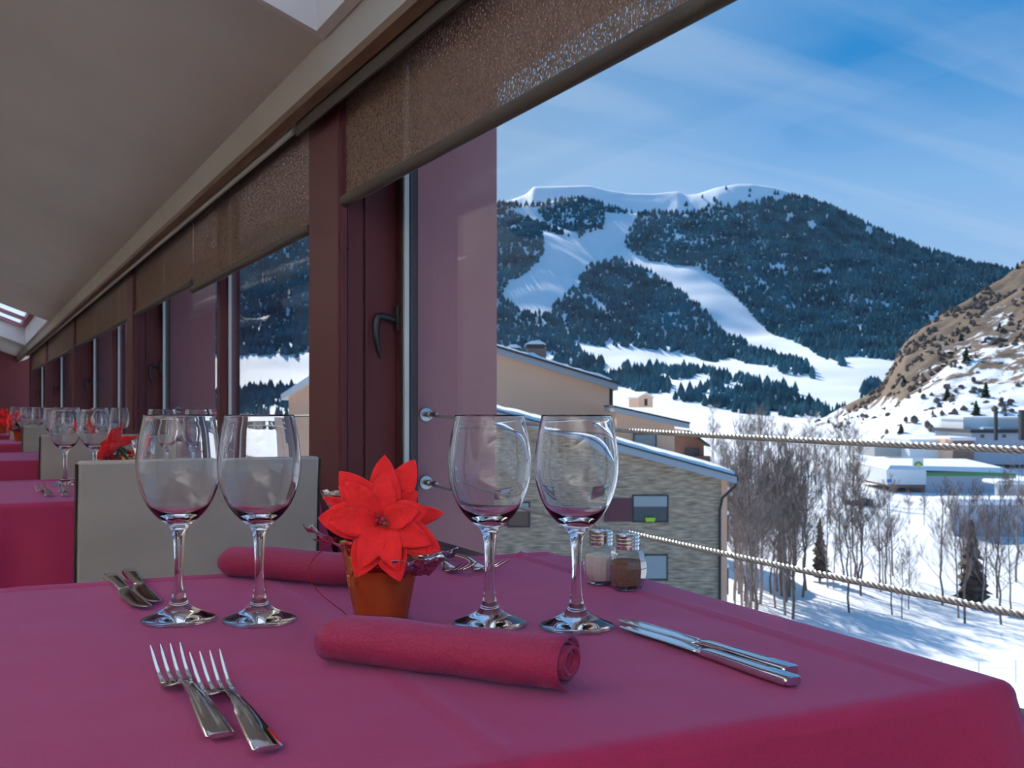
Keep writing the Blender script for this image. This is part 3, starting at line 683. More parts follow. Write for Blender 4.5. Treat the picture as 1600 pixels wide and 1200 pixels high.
# ---------------------------------------------------------------- poinsettia in a foil wrapped pot
def make_poinsettia():
    root = empty('poinsettia')
    # local frame: x = right, y = away from viewer, z = up; flower looks towards -y
    n = 40; rings = []
    def rad(a, t): return (0.0270 + 0.0115*t) * (1 + 0.03*math.sin(5*a+0.6) * (0.4+t) + 0.055*noise.noise(Vector((math.cos(a)*3, math.sin(a)*3, t*4))))
    for k in range(11):
        t = k/10; rings.append([(rad(2*math.pi*i/n, t)*math.cos(2*math.pi*i/n), rad(2*math.pi*i/n, t)*math.sin(2*math.pi*i/n), 0.001 + 0.066*t + 0.004*t*t*math.sin(7*2*math.pi*i/n)) for i in range(n)])
    rings.append([(p[0]*0.9, p[1]*0.9, p[2]-0.004) for p in rings[-1]])
    MB().loft(rings).build('pot', M['copper'], root, sharp=50)
    # gold side of the foil wrapper on the left
    rg = []
    for k in range(9):
        t = k/8; row = []
        for i in range(9):
            a = R(150 + 95*i/8); r = rad(a, t)*(1.035 + 0.10*t) + 0.0022*noise.noise(Vector((i*1.3, k*1.7, 4)))
            row.append((r*math.cos(a), r*math.sin(a), 0.014 + 0.066*t))
        rg.append(row)
    MB().loft(rg, cap=False, closed=False).build('gold_wrapper', M['gold'], root, sharp=25)
    # crumpled foil and cellophane collar
    def crumple(cx, cy, cz, w, h, rx, rz, m, seed, amp=0.005):
        rr = []
        for j in range(6):
            rr.append([((i/7-0.5)*w*(0.7+0.5*j/5), amp*1.6*noise.noise(Vector((i*0.9+seed, j*0.9, seed))), (j/5)*h + amp*0.5*noise.noise(Vector((i*1.1, j+seed, 7)))) for i in range(8)])
        mb = MB().loft(rr, cap=False, closed=False)
        mb.xform(Matrix.Translation((cx, cy, cz)) @ Matrix.Rotation(R(rz), 4, 'Z') @ Matrix.Rotation(R(rx), 4, 'X'))
        o = mb.build('foil_scrap', m, root, sharp=20); s = o.modifiers.new('thickness', 'SOLIDIFY'); s.thickness = 0.0003
    crumple(0.034, -0.030, 0.050, 0.050, 0.036, 55, 25, M['silver'], 3)
    crumple(0.040, -0.014, 0.048, 0.044, 0.040, 50, 55, M['silver'], 8)
    crumple(0.008, -0.038, 0.054, 0.046, 0.030, 30, 5, M['redfoil'], 12)
    crumple(-0.010, -0.034, 0.064, 0.040, 0.022, 20, -10, M['redfoil'], 15)
    crumple(-0.036, -0.006, 0.074, 0.040, 0.044, 58, -62, M['silver'], 21)
    crumple(-0.036, 0.010, 0.082, 0.026, 0.055, 24, -40, M['silver'], 27, 0.003)
    crumple(-0.030, -0.012, 0.084, 0.026, 0.020, 50, -60, M['redfoil'], 31)
    MB().loft([[(0.020, -0.0405, 0.062), (0.030, -0.0395, 0.064), (0.026, -0.0405, 0.049), (0.023, -0.0410, 0.046)], [(0.020, -0.0400, 0.062), (0.030, -0.039, 0.064), (0.026, -0.040, 0.049), (0.023, -0.0405, 0.046)]]).build('foil_fold', M['silver'], root, smooth=False)
    # stem and green leaves
    MB().tube([(0, 0, 0.03), (0.002, 0, 0.07), (0.006, -0.022, 0.108)], 0.004, 8).build('stem', M['leaf'], root)
    def petal(base, tip, width, belly, m, nm, parent, lift=0.0, thick=0.0009):
        base, tip = Vector(base), Vector(tip); ax = tip - base; Ln = ax.length; ax.normalize()
        view = Vector((0, -1, 0.12)).normalized(); side = ax.cross(view)
        if side.length < 0.2: side = ax.cross(Vector((0, 0, 1)))
        side.normalize(); nrm = side.cross(ax).normalized()
        if nrm.y > 0: nrm = -nrm
        rows = []
        for k in range(11):
            t = k/10
            hw = width/2*(math.sin(math.pi*min(1, t**0.82))**0.75 if t < 1 else 0)*(1.0) + (0.002 if t < 0.05 else 0)
            hw = max(hw, 0.0004)
            row = []
            for i in range(7):
                q = i/6*2-1
                p = base + ax*(Ln*t) + side*(hw*q) + nrm*(belly*math.sin(math.pi*t*0.9)+lift*min(1, t*5) - 0.20*hw*(1-q*q)*0.5 + 0.10*hw*abs(q) + 0.0012*noise.noise(Vector((t*6+tip.x*90, q*2, tip.z*70))))
                row.append(p)
            rows.append(row)
        o = MB().loft(rows, cap=False, closed=False).build(nm, m, parent, sharp=0)
        s = o.modifiers.new('thickness', 'SOLIDIFY'); s.thickness = thick; s.offset = 0
        return o
    PXM = 1.0/1600                      # metres per pixel of the flower at its distance
    cx, cz = 0.0062, 0.1045            # flower centre
    Y0 = -0.040
    def P(dx, dy, y): return (cx + dx*PXM, y, cz - dy*PXM)
    front = [((620, 721), 50, -.036), ((541, 727), 56, -.042), ((510, 799), 60, -.052), ((571, 890), 54, -.058), ((640, 896), 54, -.060), ((702, 850), 56, -.052), ((682, 786), 50, -.048)]
    for (tx, ty), w, y in front:
        dx, dy = tx - 607, ty - 807
        o = petal(P(dx*0.04, dy*0.04, Y0), P(dx, dy, y), w*PXM, 0.006, M['petal'], 'petal', root)
        petal(P(dx*0.05, dy*0.05, Y0-0.002), P(dx*0.84 + dy*0.03, dy*0.84 - dx*0.03, y-0.001), w*0.80*PXM, 0.008, M['petal'], 'petal_layer', o, 0.0016)
    back = [((606, 704), 44, -.012), ((654, 712), 46, -.008), ((661, 762), 40, -.020), ((701, 798), 34, -.012), ((504, 774), 22, -.004), ((528, 758), 22, 0.006), ((560, 760), 44, -.006)]
    for (tx, ty), w, y in back:
        dx, dy = tx - 607, ty - 807
        petal(P(dx*0.2, dy*0.2, -0.022), P(dx, dy, y), w*PXM, 0.006, M['petal'], 'petal', root)
    for (tx, ty), w in (((575, 850), 30), ((650, 850), 30), ((560, 830), 26)):
        dx, dy = tx - 607, ty - 807
        petal(P(dx*0.1, dy*0.1, -0.02), P(dx, dy, -0.015), w*PXM, 0.002, M['leaf'], 'leaf', root)
    rnd = random.Random(4)
    for k in range(14):
        a = rnd.uniform(0, 6.28); r = rnd.uniform(0, 0.0085); c = Vector((cx + r*math.cos(a), Y0-0.010-rnd.uniform(0, 0.006), cz + 0.003 + r*math.sin(a)*1.0))
        rb = rnd.uniform(0.0016, 0.0026)
        mb = MB().tube([(cx + 0.3*r*math.cos(a), Y0, cz + 0.3*r*math.sin(a)), tuple(c)], 0.0005, 5)
        mb.lathe([(0.0002, -rb), (rb*0.8, -rb*0.6), (rb, 0), (rb*0.8, rb*0.6), (0.0002, rb)], 8)
        mb.v = mb.v[:-40] + [(p[0]+c.x, p[1]+c.y, p[2]+c.z) for p in mb.v[-40:]]
        mb.build('stamen', M['stamen'] if k % 4 else M['stamen_g'], root)
    # curling tie thread
    pts = []
    for k in range(30):
        t = k/29; pts.append((-0.004-0.072*math.sin(t*2.9)**0.9*(1 if t < 1 else 0) if t > 0 else -0.004, -0.010 - 0.022*t, 0.088*(1-t)**0.8 + 0.0015))
    pts = [(p[0]*0.78 - 0.022*(1-i/29), p[1], p[2]) for i, p in enumerate(pts)]
    MB().tube(pts, 0.0005, 5).build('tie_thread', M['redfoil'], root)
    MB().tube([(-0.018, -0.01, 0.078), (-0.035, -0.015, 0.084), (-0.052, -0.012, 0.080), (-0.066, -0.016, 0.084)], 0.0008, 5).build('tie_thread', M['redfoil'], root)
    return root
po = make_poinsettia()
put(po, (0.3727, 0.989, TZ+0.0012), -YAW)
tag(po, 'red felt poinsettia in a copper foil pot on the nearest table', 'flower', 'poinsettias on the tables')
for (x, y, a, lab, s) in ((0.385, 2.96, -100, 'red poinsettia in a gold foil pot on the second table', 1.0), (0.45, 4.98, 60, 'small red poinsettia seen through a wine glass on the third table', 1), (0.28, 6.98, -50, 'distant red poinsettia on the fourth table', 1.15), (0.23, 8.98, 20, 'distant red poinsettia at the left edge on the fifth table', 1.2)):
    p2 = copy_tree(po); put(p2, (x, y, TZ+0.0012), -YAW + R(a), s); tag(p2, lab, 'flower', 'poinsettias on the tables')
    if y < 3:
        for c in p2.children:
            if c.name.startswith('pot'): c.data = c.data.copy(); c.data.materials[0] = M['gold']

# ================================================================ OUTSIDE
def interp(pts, x):
    if x <= pts[0][0]: return pts[0][1]
    for (a, b), (c_, d) in zip(pts, pts[1:]):
        if x <= c_:
            t = (x-a)/(c_-a); return b + (d-b)*t
    return pts[-1][1]
def fbm(x, y, z=0, o=4):
    v = 0; a = 1
    for k in range(o): v += a*noise.noise(Vector((x, y, z))); x *= 2; y *= 2; a *= 0.5
    return v
def grid_mesh(name, us, ts, fn, m, label, kind='structure', attr=None, cat=None):
    vs = []; at_ = []
    for t in ts:
        for u in us:
            p = fn(u, t); vs.append(p[:3]); at_.append(p[3] if len(p) > 3 else 0)
    n = len(us); fs = [(j*n+i, j*n+i+1, (j+1)*n+i+1, (j+1)*n+i) for j in range(len(ts)-1) for i in range(n-1)]
    me = bpy.data.meshes.new(name); me.from_pydata(vs, [], fs); me.shade_smooth()
    if attr:
        A = me.attributes.new(attr, 'FLOAT', 'POINT'); A.data.foreach_set('value', at_)
    o = bpy.data.objects.new(name, me); COL.objects.link(o); me.materials.append(m)
    tag(o, label, cat, kind=kind); return o
def lin(a, b, n): return [a + (b-a)*i/(n-1) for i in range(n)]

# --- ski mountain: bearing u (1600ths of a metre per metre ahead, measured from 800) and distance ahead f give the height
DIST = [(690, 380), (660, 620), (640, 800), (600, 1020), (550, 1300), (500, 1550), (450, 1740), (400, 1910), (350, 2080), (310, 2230), (270, 2360)]
CREST1 = [(-400, 296), (200, 296), (480, 306), (700, 318), (780, 317), (830, 322), (870, 312), (910, 310), (945, 322), (985, 334), (1050, 335), (1110, 341), (1180, 355), (1250, 372), (1330, 385), (1400, 393), (1480, 406), (1560, 420), (1800, 470), (2400, 520)]
def m1_point(u, v):
    f = interp([(a, b) for a, b in reversed([(p, q) for p, q in DIST])], v)
    h = CAMZ + (634-v)/1600*f
    r = (u-800)/1600*f
    k = min(1, max(0, (665-v)/60)) * min(1, max(0.15, (v - interp(CREST1, u))/40))
    h += k*(f/1600)*(24*fbm(r/420, f/420, 1.7, 4))
    h += 62*math.exp(-((u-838)/80)**2 - ((v-418)/60)**2)
    return r, f, h
def m1_fn(u, t):
    vc = interp(CREST1, u)
    if t <= 1:
        v = 700 + (vc-700)*t; r, f, h = m1_point(u, v)
    else:
        r, f, h = m1_point(u, vc); q = t-1; f2 = f + q*900; r = r/f*f2; h = h - 260*q*q - 30*q; f = f2
    return tuple(c2w(r, f, h))
grid_mesh('ski_mountain', lin(-400, 2400, 330), lin(0, 1, 150) + [1.03, 1.08, 1.2, 1.5, 2.0], m1_fn, M['snow'], 'forested ski mountain with white pistes running down to the valley', cat=None)
# --- snowy summits behind
CREST2 = [(-400, 330), (500, 330), (760, 325), (800, 312), (822, 304), (834, 292), (880, 291), (920, 290), (945, 296), (980, 302), (1020, 303), (1060, 299), (1072, 305), (1090, 303), (1120, 293), (1150, 288), (1175, 288), (1210, 293), (1245, 304), (1290, 318), (1340, 342), (1390, 366), (1440, 386), (1500, 404), (1560, 417), (1700, 450), (2400, 520)]
def m2_point(u, q):                 # q 0 foot .. 1 crest
    vc = interp(CREST2, u); f = 3300 + 420*q
    vb = vc + 95
    s = 1 - (1-q)**1.0
    v = vb + (vc-vb)*(s*1.12 - 0.12*s**6 if True else s)
    h = CAMZ + (634-v)/1600*f; r = (u-800)/1600*f
    h += 34*(1-q**4)*fbm(r/260, f/500, 4.1, 4)*min(1, max(0, (u-760)/80))
    return r, f, h
def m2_fn(u, q):
    if q <= 1: r, f, h = m2_point(u, q)
    else:
        r, f, h = m2_point(u, 1.0); f2 = f + (q-1)*1500; r = r/f*f2; h = h*f2/f*1.0 - 180*(q-1) - 700*(q-1)**2 - (h*(f2/f-1)); f = f2
    return tuple(c2w(r, f, h))
grid_mesh('snowy_summit', lin(400, 2000, 340), lin(0, 1, 44) + [1.02, 1.05, 1.1, 1.2, 1.5], m2_fn, M['snow'], 'snow covered summits behind the ski mountain')

# --- forest masks: clearings and pistes where no tree stands
PISTES = [
 [(795,326),(836,325),(852,345),(882,364),(908,374),(895,380),(860,366),(840,352),(815,340)],
 [(946,333),(998,336),(986,360),(976,376),(985,390),(962,398),(932,412),(918,426),(908,450),(898,470),(878,486),(856,503),(820,503),(786,488),(790,476),(830,462),(848,440),(850,415),(836,393),(842,384),(905,378),(916,366),(942,360)],
 [(955,392),(978,384),(1000,400),(1030,412),(1080,427),(1112,442),(1162,476),(1202,502),(1248,528),(1283,558),(1312,583),(1350,603),(1342,628),(1310,634),(1286,612),(1250,574),(1210,548),(1160,523),(1128,503),(1080,474),(1050,452),(1020,428),(985,408)],
 [(893,528),(940,537),(1000,541),(1060,545),(1110,558),(1165,574),(1225,594),(1290,604),(1345,618),(1345,645),(1280,636),(1230,616),(1180,606),(1120,592),(1060,573),(1000,566),(950,560),(910,547)],
 [(955,598),(1000,612),(1060,630),(1130,640),(1200,650),(1300,656),(1420,640),(1420,720),(700,720),(700,660),(880,640)],
 [(1315,572),(1350,565),(1395,570),(1395,610),(1330,600)],
 [(120,552),(300,553),(440,556),(500,566),(500,604),(440,598),(300,590),(120,590)],
 [(1345,408),(1362,408),(1362,414),(1345,414)], [(1265,400),(1290,404),(1280,410)], [(1040,368),(1075,380),(1060,384)],
]
def inpoly(x, y, P):
    c_ = False; j = len(P)-1
    for i in range(len(P)):
        if (P[i][1] > y) != (P[j][1] > y) and x < (P[j][0]-P[i][0])*(y-P[i][1])/(P[j][1]-P[i][1]) + P[i][0]: c_ = not c_
        j = i
    return c_
BB = [(min(p[0] for p in P), max(p[0] for p in P), min(p[1] for p in P), max(p[1] for p in P)) for P in PISTES]
def clear(u, v):
    for P, b in zip(PISTES, BB):
        if b[0] <= u <= b[1] and b[2] <= v <= b[3] and inpoly(u, v, P): return True
    return False
rnd = random.Random(11)
def cone_tree(vs, fs, p, h, r, n=5):
    o = len(vs); a0 = rnd.uniform(0, 6.28)
    vs.append((p.x, p.y, p.z+h))
    for i in range(n):
        a = a0 + 2*math.pi*i/n; q = r*rnd.uniform(0.8, 1.2); vs.append((p.x+q*math.cos(a), p.y+q*math.sin(a), p.z+h*0.28*rnd.uniform(0.6, 1.2)))
    vs.append((p.x, p.y, p.z-0.1*h))
    for i in range(n): fs.append((o, o+1+i, o+1+(i+1) % n)); fs.append((o+n+1, o+1+(i+1) % n, o+1+i))
trees = []
tries = 0
while len(trees) < 36000 and tries < 150000:
    tries += 1
    u = rnd.uniform(150, 1640); vc = interp(CREST1, u); v = rnd.uniform(vc-1, 662)
    if clear(u, v) : continue
    if u < 150 or (u > 1395 and v > 600): continue
    # denser where far away
    f = interp(list(reversed(DIST)), v)
    if rnd.random() > min(1, (f/1650)**1.2): continue
    if v > 540 and noise.noise(Vector((u/60, v/22, 0.5))) > 0.22: continue
    if noise.noise(Vector((u/36, v/14, 8.5))) > 0.62: continue
    r, f, h = m1_point(u, v)
    trees.append((f, r, h, rnd.uniform(7.5, 13)*(1 if f > 900 else 0.85)))
trees.sort()
vs_, fs_ = [], []
n_single = 220; single, rest = [], []
for tr_ in trees:
    if len(single) < n_single and all((tr_[0]-q[0])**2 + (tr_[1]-q[1])**2 > 49 for q in single): single.append(tr_)
    elif tr_[0] > 700 or len(single) >= n_single: rest.append(tr_)
for (f, r, h, th) in rest:
    cone_tree(vs_, fs_, c2w(r, f, h-1), th, th*rnd.uniform(0.24, 0.36))
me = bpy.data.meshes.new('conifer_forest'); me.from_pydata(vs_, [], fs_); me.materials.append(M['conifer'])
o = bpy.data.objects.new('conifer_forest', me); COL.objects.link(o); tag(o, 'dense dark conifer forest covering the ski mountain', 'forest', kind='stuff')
# the nearest conifers one by one
def conifer_mesh(seed, m, tiers=5):
    r_ = random.Random(seed); mb = MB()
    for k in range(tiers):
        t = k/tiers; z0 = 0.10 + 0.86*t; rr = 0.23*(1 - 0.93*t)**0.9; n = 11
        ring = []
        for i in range(n):
            q = rr*r_.uniform(0.5, 1.25); ring.append((q*math.cos(2*math.pi*i/n), q*math.sin(2*math.pi*i/n), z0 + r_.uniform(-0.04, 0.03)))
        top = [(0.015*math.cos(2*math.pi*i/n), 0.015*math.sin(2*math.pi*i/n), min(1.0, z0+1.5/tiers)) for i in range(n)]
        mb.loft([ring, top])
    mb.tube([(0, 0, -0.05), (0, 0, 0.2)], 0.025, 5)
    d = mb.data('conifer', False); d.materials.append(m); return d
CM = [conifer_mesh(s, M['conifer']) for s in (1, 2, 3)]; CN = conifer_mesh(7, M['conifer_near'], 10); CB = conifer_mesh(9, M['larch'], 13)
for i, (f, r, h, th) in enumerate(single):
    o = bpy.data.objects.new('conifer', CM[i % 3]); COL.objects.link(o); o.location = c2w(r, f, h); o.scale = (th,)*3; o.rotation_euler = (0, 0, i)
    tag(o, 'small dark conifer at the foot of the ski mountain', 'tree', 'conifers along the foot of the ski mountain')
# forest on the far shoulder
vs_, fs_ = [], []
SN2 = [(1072,306),(1120,292),(1165,285),(1215,291),(1245,303),(1220,313),(1190,312),(1150,322),(1120,325),(1100,330),(1075,332)]
for k in range(16000):
    u = rnd.uniform(1070, 1640); q = rnd.random()
    r, f, h = m2_point(u, q); v = 634 - (h-CAMZ)*1600/f
    if inpoly(u, v, SN2) and rnd.random() > 0.06: continue
    if v < interp(CREST2, u) + (2 if u > 1250 else 5): continue
    dens = min(1, 0.30 + max(0, (u-1150)/160)) * (0.35 + 0.65*min(1, (v - interp(CREST2, u))/30))
    if rnd.random() > dens or noise.noise(Vector((u/18, v/8, 2))) > 0.30: continue
    cone_tree(vs_, fs_, c2w(r, f, h-2), rnd.uniform(15, 24), rnd.uniform(5, 7.5), 4)
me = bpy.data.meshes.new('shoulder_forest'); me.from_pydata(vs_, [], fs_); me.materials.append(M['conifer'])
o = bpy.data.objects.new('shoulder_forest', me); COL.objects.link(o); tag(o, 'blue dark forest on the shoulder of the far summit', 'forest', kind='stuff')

# --- valley floor
def ground_z(r, f):
    base = interp([(0, -11.8), (60, -11.7), (90, -11.8), (150, -11.9), (185, -10.6), (220, -9.4), (300, -8.6), (420, -8.0), (700, -7.0), (2000, -30)], f)
    side = r/max(f, 1)*1600 + 800
    up = 0.0
    return base + up + 0.35*fbm(r/14, f/14, 2.2, 3)*min(1, f/40)
def g_fn(u, f):
    r = (u-800)/1600*f; return tuple(c2w(r, f, ground_z(r, f)))
fs_list = [6, 12, 20, 28, 34, 40, 45, 50, 55, 60, 64, 68, 72, 76, 80, 85, 90, 96, 102, 110, 118, 126, 135, 145, 155, 170, 185, 200, 220, 240, 270, 300, 340, 380, 430, 500, 600, 800]
grid_mesh('snow_field', lin(-900, 3200, 260), fs_list, g_fn, M['snow'], 'sunlit snow field on the valley floor')
# --- rocky hillside on the right
CREST3 = [(1180, 690), (1260, 668), (1300, 648), (1350, 622), (1375, 606), (1395, 570), (1415, 535), (1450, 505), (1485, 482), (1510, 468), (1540, 450), (1570, 432), (1600, 407), (1650, 380), (1750, 330), (1900, 250), (2400, 150)]
def h3(u, t):
    vc = interp(CREST3, u); vb = 735 + (u-1250)*0.02
    vb = max(vb, vc + 6)
    v = vb + (vc-vb)*t
    f = 190 + 260*t**0.9 + max(0, 1400-u)*0.15
    h = CAMZ + (634-v)/1600*f; r = (u-800)/1600*f
    h += 3.2*fbm(r/30, f/30, 6.1, 5)*min(1, t*4)*min(1, (vb-vc)/60)*(0.5 if t > .97 else 1)
    # more rock on the steep left flank and near the top
    rock = 0.45
    d = (u - interp([(735, 1250), (600, 1380)], 0)) if False else 0
    left = u - interp([(408, 1600), (450, 1540), (482, 1485), (535, 1415), (606, 1375), (668, 1260), (760, 1200)], v)
    rock += 0.42*math.exp(-(left/45)**2)*(1 if v < 640 else 0.35)
    rock += 0.14*max(0, min(1, (600-v)/90)) - 0.14*max(0, min(1, (v-610)/30))
    return r, f, h, rock
def h3_fn(u, t):
    if t <= 1: r, f, h, k = h3(u, t)
    else:
        r, f, h, k = h3(u, 1.0); f2 = f + (t-1)*120; r = r/f*f2; h = h - 26*(t-1) - 60*(t-1)**2; f = f2
    p = c2w(r, f, h); return (p.x, p.y, p.z, k)
grid_mesh('rocky_hillside', lin(1180, 2400, 330), lin(0, 1, 130) + [1.02, 1.06, 1.15, 1.4, 2.0], h3_fn, M['hill'], 'steep rocky hillside with patches of snow at the right', attr='rock')
# shrubs and little trees on it
vs_, fs_ = [], []
rnd = random.Random(5)
def blob(p, r, h):
    o = len(vs_); n = 6
    vs_.append((p.x, p.y, p.z+h))
    for lvl, rr in ((0.65, 0.8), (0.2, 1.0)):
        for i in range(n): a = 2*math.pi*i/n + lvl; q = r*rr*rnd.uniform(0.6, 1.25); vs_.append((p.x+q*math.cos(a), p.y+q*math.sin(a), p.z+h*lvl*rnd.uniform(0.8, 1.2)))
    for i in range(n):
        j = (i+1) % n; fs_.append((o, o+1+i, o+1+j)); fs_.append((o+1+i, o+1+n+i, o+1+n+j, o+1+j))
for k in range(5200):
    u = rnd.uniform(1260, 1640); t = rnd.random(); r, f, h, rock = h3(u, t)
    if rnd.random() > max(0.13, (rock-0.42)*2.4): continue
    if noise.noise(Vector((r/16, f/16, 3))) < -0.05: continue
    blob(c2w(r, f, h-0.3), rnd.uniform(0.4, 1.5), rnd.uniform(0.6, 2.4))
me = bpy.data.meshes.new('hillside_scrub'); me.from_pydata(vs_, [], fs_); me.materials.append(M['shrub'])
o = bpy.data.objects.new('hillside_scrub', me); COL.objects.link(o); tag(o, 'brown scrub dotted over the rocky hillside', 'scrub', kind='stuff')
for i, (u, t, hgt) in enumerate([(1590, 0.99, 5), (1510, 0.60, 9), (1540, 0.42, 8), (1480, 0.47, 7), (1525, 0.30, 7), (1412, 0.72, 6), (1502, 0.78, 6), (1370, 0.25, 6), (1562, 0.75, 6), (1408, 0.30, 5)]):
    r, f, h, k = h3(u, t); o = bpy.data.objects.new('hillside_conifer', CN); COL.objects.link(o); o.location = c2w(r, f, h-0.3); o.scale = (hgt*1.1, hgt*1.1, hgt*0.6); o.rotation_euler = (0,0,i)
    tag(o, 'dark green conifer growing on the rocky hillside', 'tree', 'conifers on the rocky hillside')

# --- houses
def house_root(name, px, f, label, cat='building', rz=0):
    p = c2w((px-800)/1600*f, f, 0); o = empty(name, p, -YAW + rz); return tag(o, label, cat)
def X(px, f, px0): return (px-px0)/1600*f
def Zv(py, f): return CAMZ + (634-py)/1600*f
def part(root, nm, m, *boxes, **k):
    mb = MB()
    for b in boxes: mb.box(*b)
    return mb.build(nm, m, root, smooth=False, **k)
def gable_wall(root, nm, m, pts, y0, y1): return MB().prism(pts, y0, y1).build(nm, m, root, smooth=False)
def window(root, f, px0, x0, x1, y0, y1, shut=0.45, d=0.0, glassm=None):
    a, b, zt, zb = X(x0, f, px0), X(x1, f, px0), Zv(y0, f), Zv(y1, f)
    w_ = part(root, 'window', M['dark'], (a-0.06, b+0.06, d-0.06, d-0.01, zb-0.06, zb), (a-0.06, b+0.06, d-0.06, d-0.01, zt, zt+0.06), (a-0.06, a, d-0.06, d-0.01, zb, zt), (b, b+0.06, d-0.06, d-0.01, zb, zt))
    part(w_, 'pane', glassm or M['winglass'], (a, b, d-0.03, d-0.012, zb, zt - (zt-zb)*shut))
    if shut: part(w_, 'shutter', M['shutter'], (a, b, d-0.05, d-0.012, zt - (zt-zb)*shut, zt))
    return w_
# stone building
F1, P1 = 45.0, 960
st = house_root('stone_house', P1, F1, 'grey slate stone house with sloping snowy roof beside the salt shaker')
def roofz(px): return Zv(702 + (px-955)*0.272, F1)
gable_wall(st, 'wall', M['stonewall'], [(X(560, F1, P1), -12), (X(1127, F1, P1), -12), (X(1127, F1, P1), roofz(1127)), (X(560, F1, P1), roofz(560))], 0, 9)
gable_wall(st, 'corner_wall', M['pinkwall'], [(X(1127, F1, P1), -12), (X(1138, F1, P1), -12), (X(1138, F1, P1), roofz(1138)), (X(1127, F1, P1), roofz(1127))], 0.25, 9)
def roof(root, f, px0, xa, xb, fz, th, y0, y1, m, nm): return gable_wall(root, nm, m, [(X(xa, f, px0), fz(xa)), (X(xb, f, px0), fz(xb)), (X(xb, f, px0), fz(xb)+th), (X(xa, f, px0), fz(xa)+th)], y0, y1)
roof(st, F1, P1, 550, 1146, roofz, 0.30, -0.7, 9.5, M['fascia'], 'roof_fascia')
roof(st, F1, P1, 550, 1148, lambda x_: roofz(x_)+0.30, 0.07, -0.75, 9.5, M['dark'], 'roof')
mb = MB(); rings = []
for k in range(50):
    px = 560 + (1143-560)*k/49; th = 0.13 + 0.07*fbm(k*0.35, 0, 1, 3)
    rings.append([(X(px, F1, P1), -0.62, roofz(px)+0.36), (X(px, F1, P1), -0.5, roofz(px)+0.37+th), (X(px, F1, P1), 3, roofz(px)+0.42+th*1.3), (X(px, F1, P1), 9.3, roofz(px)+0.42+th*1.3), (X(px, F1, P1), 9.3, roofz(px)+0.36)])
mb.loft(rings).build('roof_snow', M['roofsnow'], st)
pipe = [(X(1148, F1, P1), -0.6, roofz(1148)+0.25), (X(1146, F1, P1), -0.4, roofz(1148)-0.1), (X(1128, F1, P1), -0.12, roofz(1148)-0.65), (X(1124, F1, P1), -0.10, roofz(1148)-1.2), (X(1124, F1, P1), -0.10, -12)]
MB().tube(pipe, 0.06, 7).build('drainpipe', M['dark'], st)
window(st, F1, P1, 990, 1042, 775, 814, 0.42)
part(st, 'cladding_panel', M['redpanel'], (X(944, F1, P1), X(990, F1, P1), -0.04, 0.0, Zv(815, F1), Zv(778, F1)))
window(st, F1, P1, 795, 826, 786, 822, 0.35, glassm=M['wood_edge'])
part(st, 'cladding_panel', M['redpanel'], (X(740, F1, P1), X(795, F1, P1), -0.04, 0.0, Zv(822, F1), Zv(786, F1)))
window(st, F1, P1, 1008, 1041, 868, 905, 0.96)
window(st, F1, P1, 860, 890, 872, 908, 0.5)
for k, py in enumerate((803, 887)):
    b = part(st, 'balcony', M['redpanel'], (X(1138, F1, P1), X(1143, F1, P1), 0.6, 4.2, Zv(py+46, F1), Zv(py+4, F1)))
    MB().lathe([(0.001, -0.12), (0.10, -0.06), (0.12, 0.0), (0.09, 0.08), (0.001, 0.12)], 10).build('globe_lamp', M['roofsnow'], b, loc=(X(1138.5, F1, P1), 0.45, Zv(py, F1)))
pl = MB().loft([rr_section(0, 0.20, 0.0001, 0, 0)[:0] or [(-0.18, -0.1, 0), (0.18, -0.1, 0), (0.18, 0.1, 0), (-0.18, 0.1, 0)], [(-0.22, -0.12, 0.17), (0.22, -0.12, 0.17), (0.22, 0.12, 0.17), (-0.22, 0.12, 0.17)]])
p_ = c2w(X(1015, F1, 800), F1 - 0.18, Zv(814, F1)); tag(pl.build('planter', M['lime'], loc=p_, rz=-YAW, smooth=False), 'lime green planter on the sill of the stone house window', 'planter')
# pink gabled house behind
F2, P2 = 62.0, 955
pk = house_root('pink_house', P2, F2, 'tall pale pink rendered house with sloping snow dusted roof')
def roofz2(px): return Zv(541 + (px-778)*0.302, F2)
gable_wall(pk, 'wall', M['pinkwall'], [(X(560, F2, P2), -11), (X(952, F2, P2), -11), (X(952, F2, P2), roofz2(952)-0.5), (X(560, F2, P2), roofz2(560)-0.5)], 0, 12)
gable_wall(pk, 'side_wall', M['dark'], [(X(952, F2, P2), -11), (X(958, F2, P2), -11), (X(958, F2, P2), roofz2(952)-0.5), (X(952, F2, P2), roofz2(952)-0.5)], 0.1, 12)
roof(pk, F2, P2, 555, 964, lambda x_: roofz2(x_)-0.50, 0.36, -0.6, 12.4, M['fascia'], 'roof_fascia')
roof(pk, F2, P2, 555, 966, lambda x_: roofz2(x_)-0.14, 0.14, -0.7, 12.4, M['dark'], 'roof')
mb = MB(); rings = []
for k in range(40):
    px = 560 + (955-560)*k/39; th = max(0.02, 0.12 + 0.22*fbm(k*0.5, 0, 5, 3))
    rings.append([(X(px, F2, P2), -0.5, roofz2(px)), (X(px, F2, P2), -0.3, roofz2(px)+th), (X(px, F2, P2), 12, roofz2(px)+th), (X(px, F2, P2), 12, roofz2(px))])
mb.loft(rings).build('roof_snow', M['roofsnow'], pk)
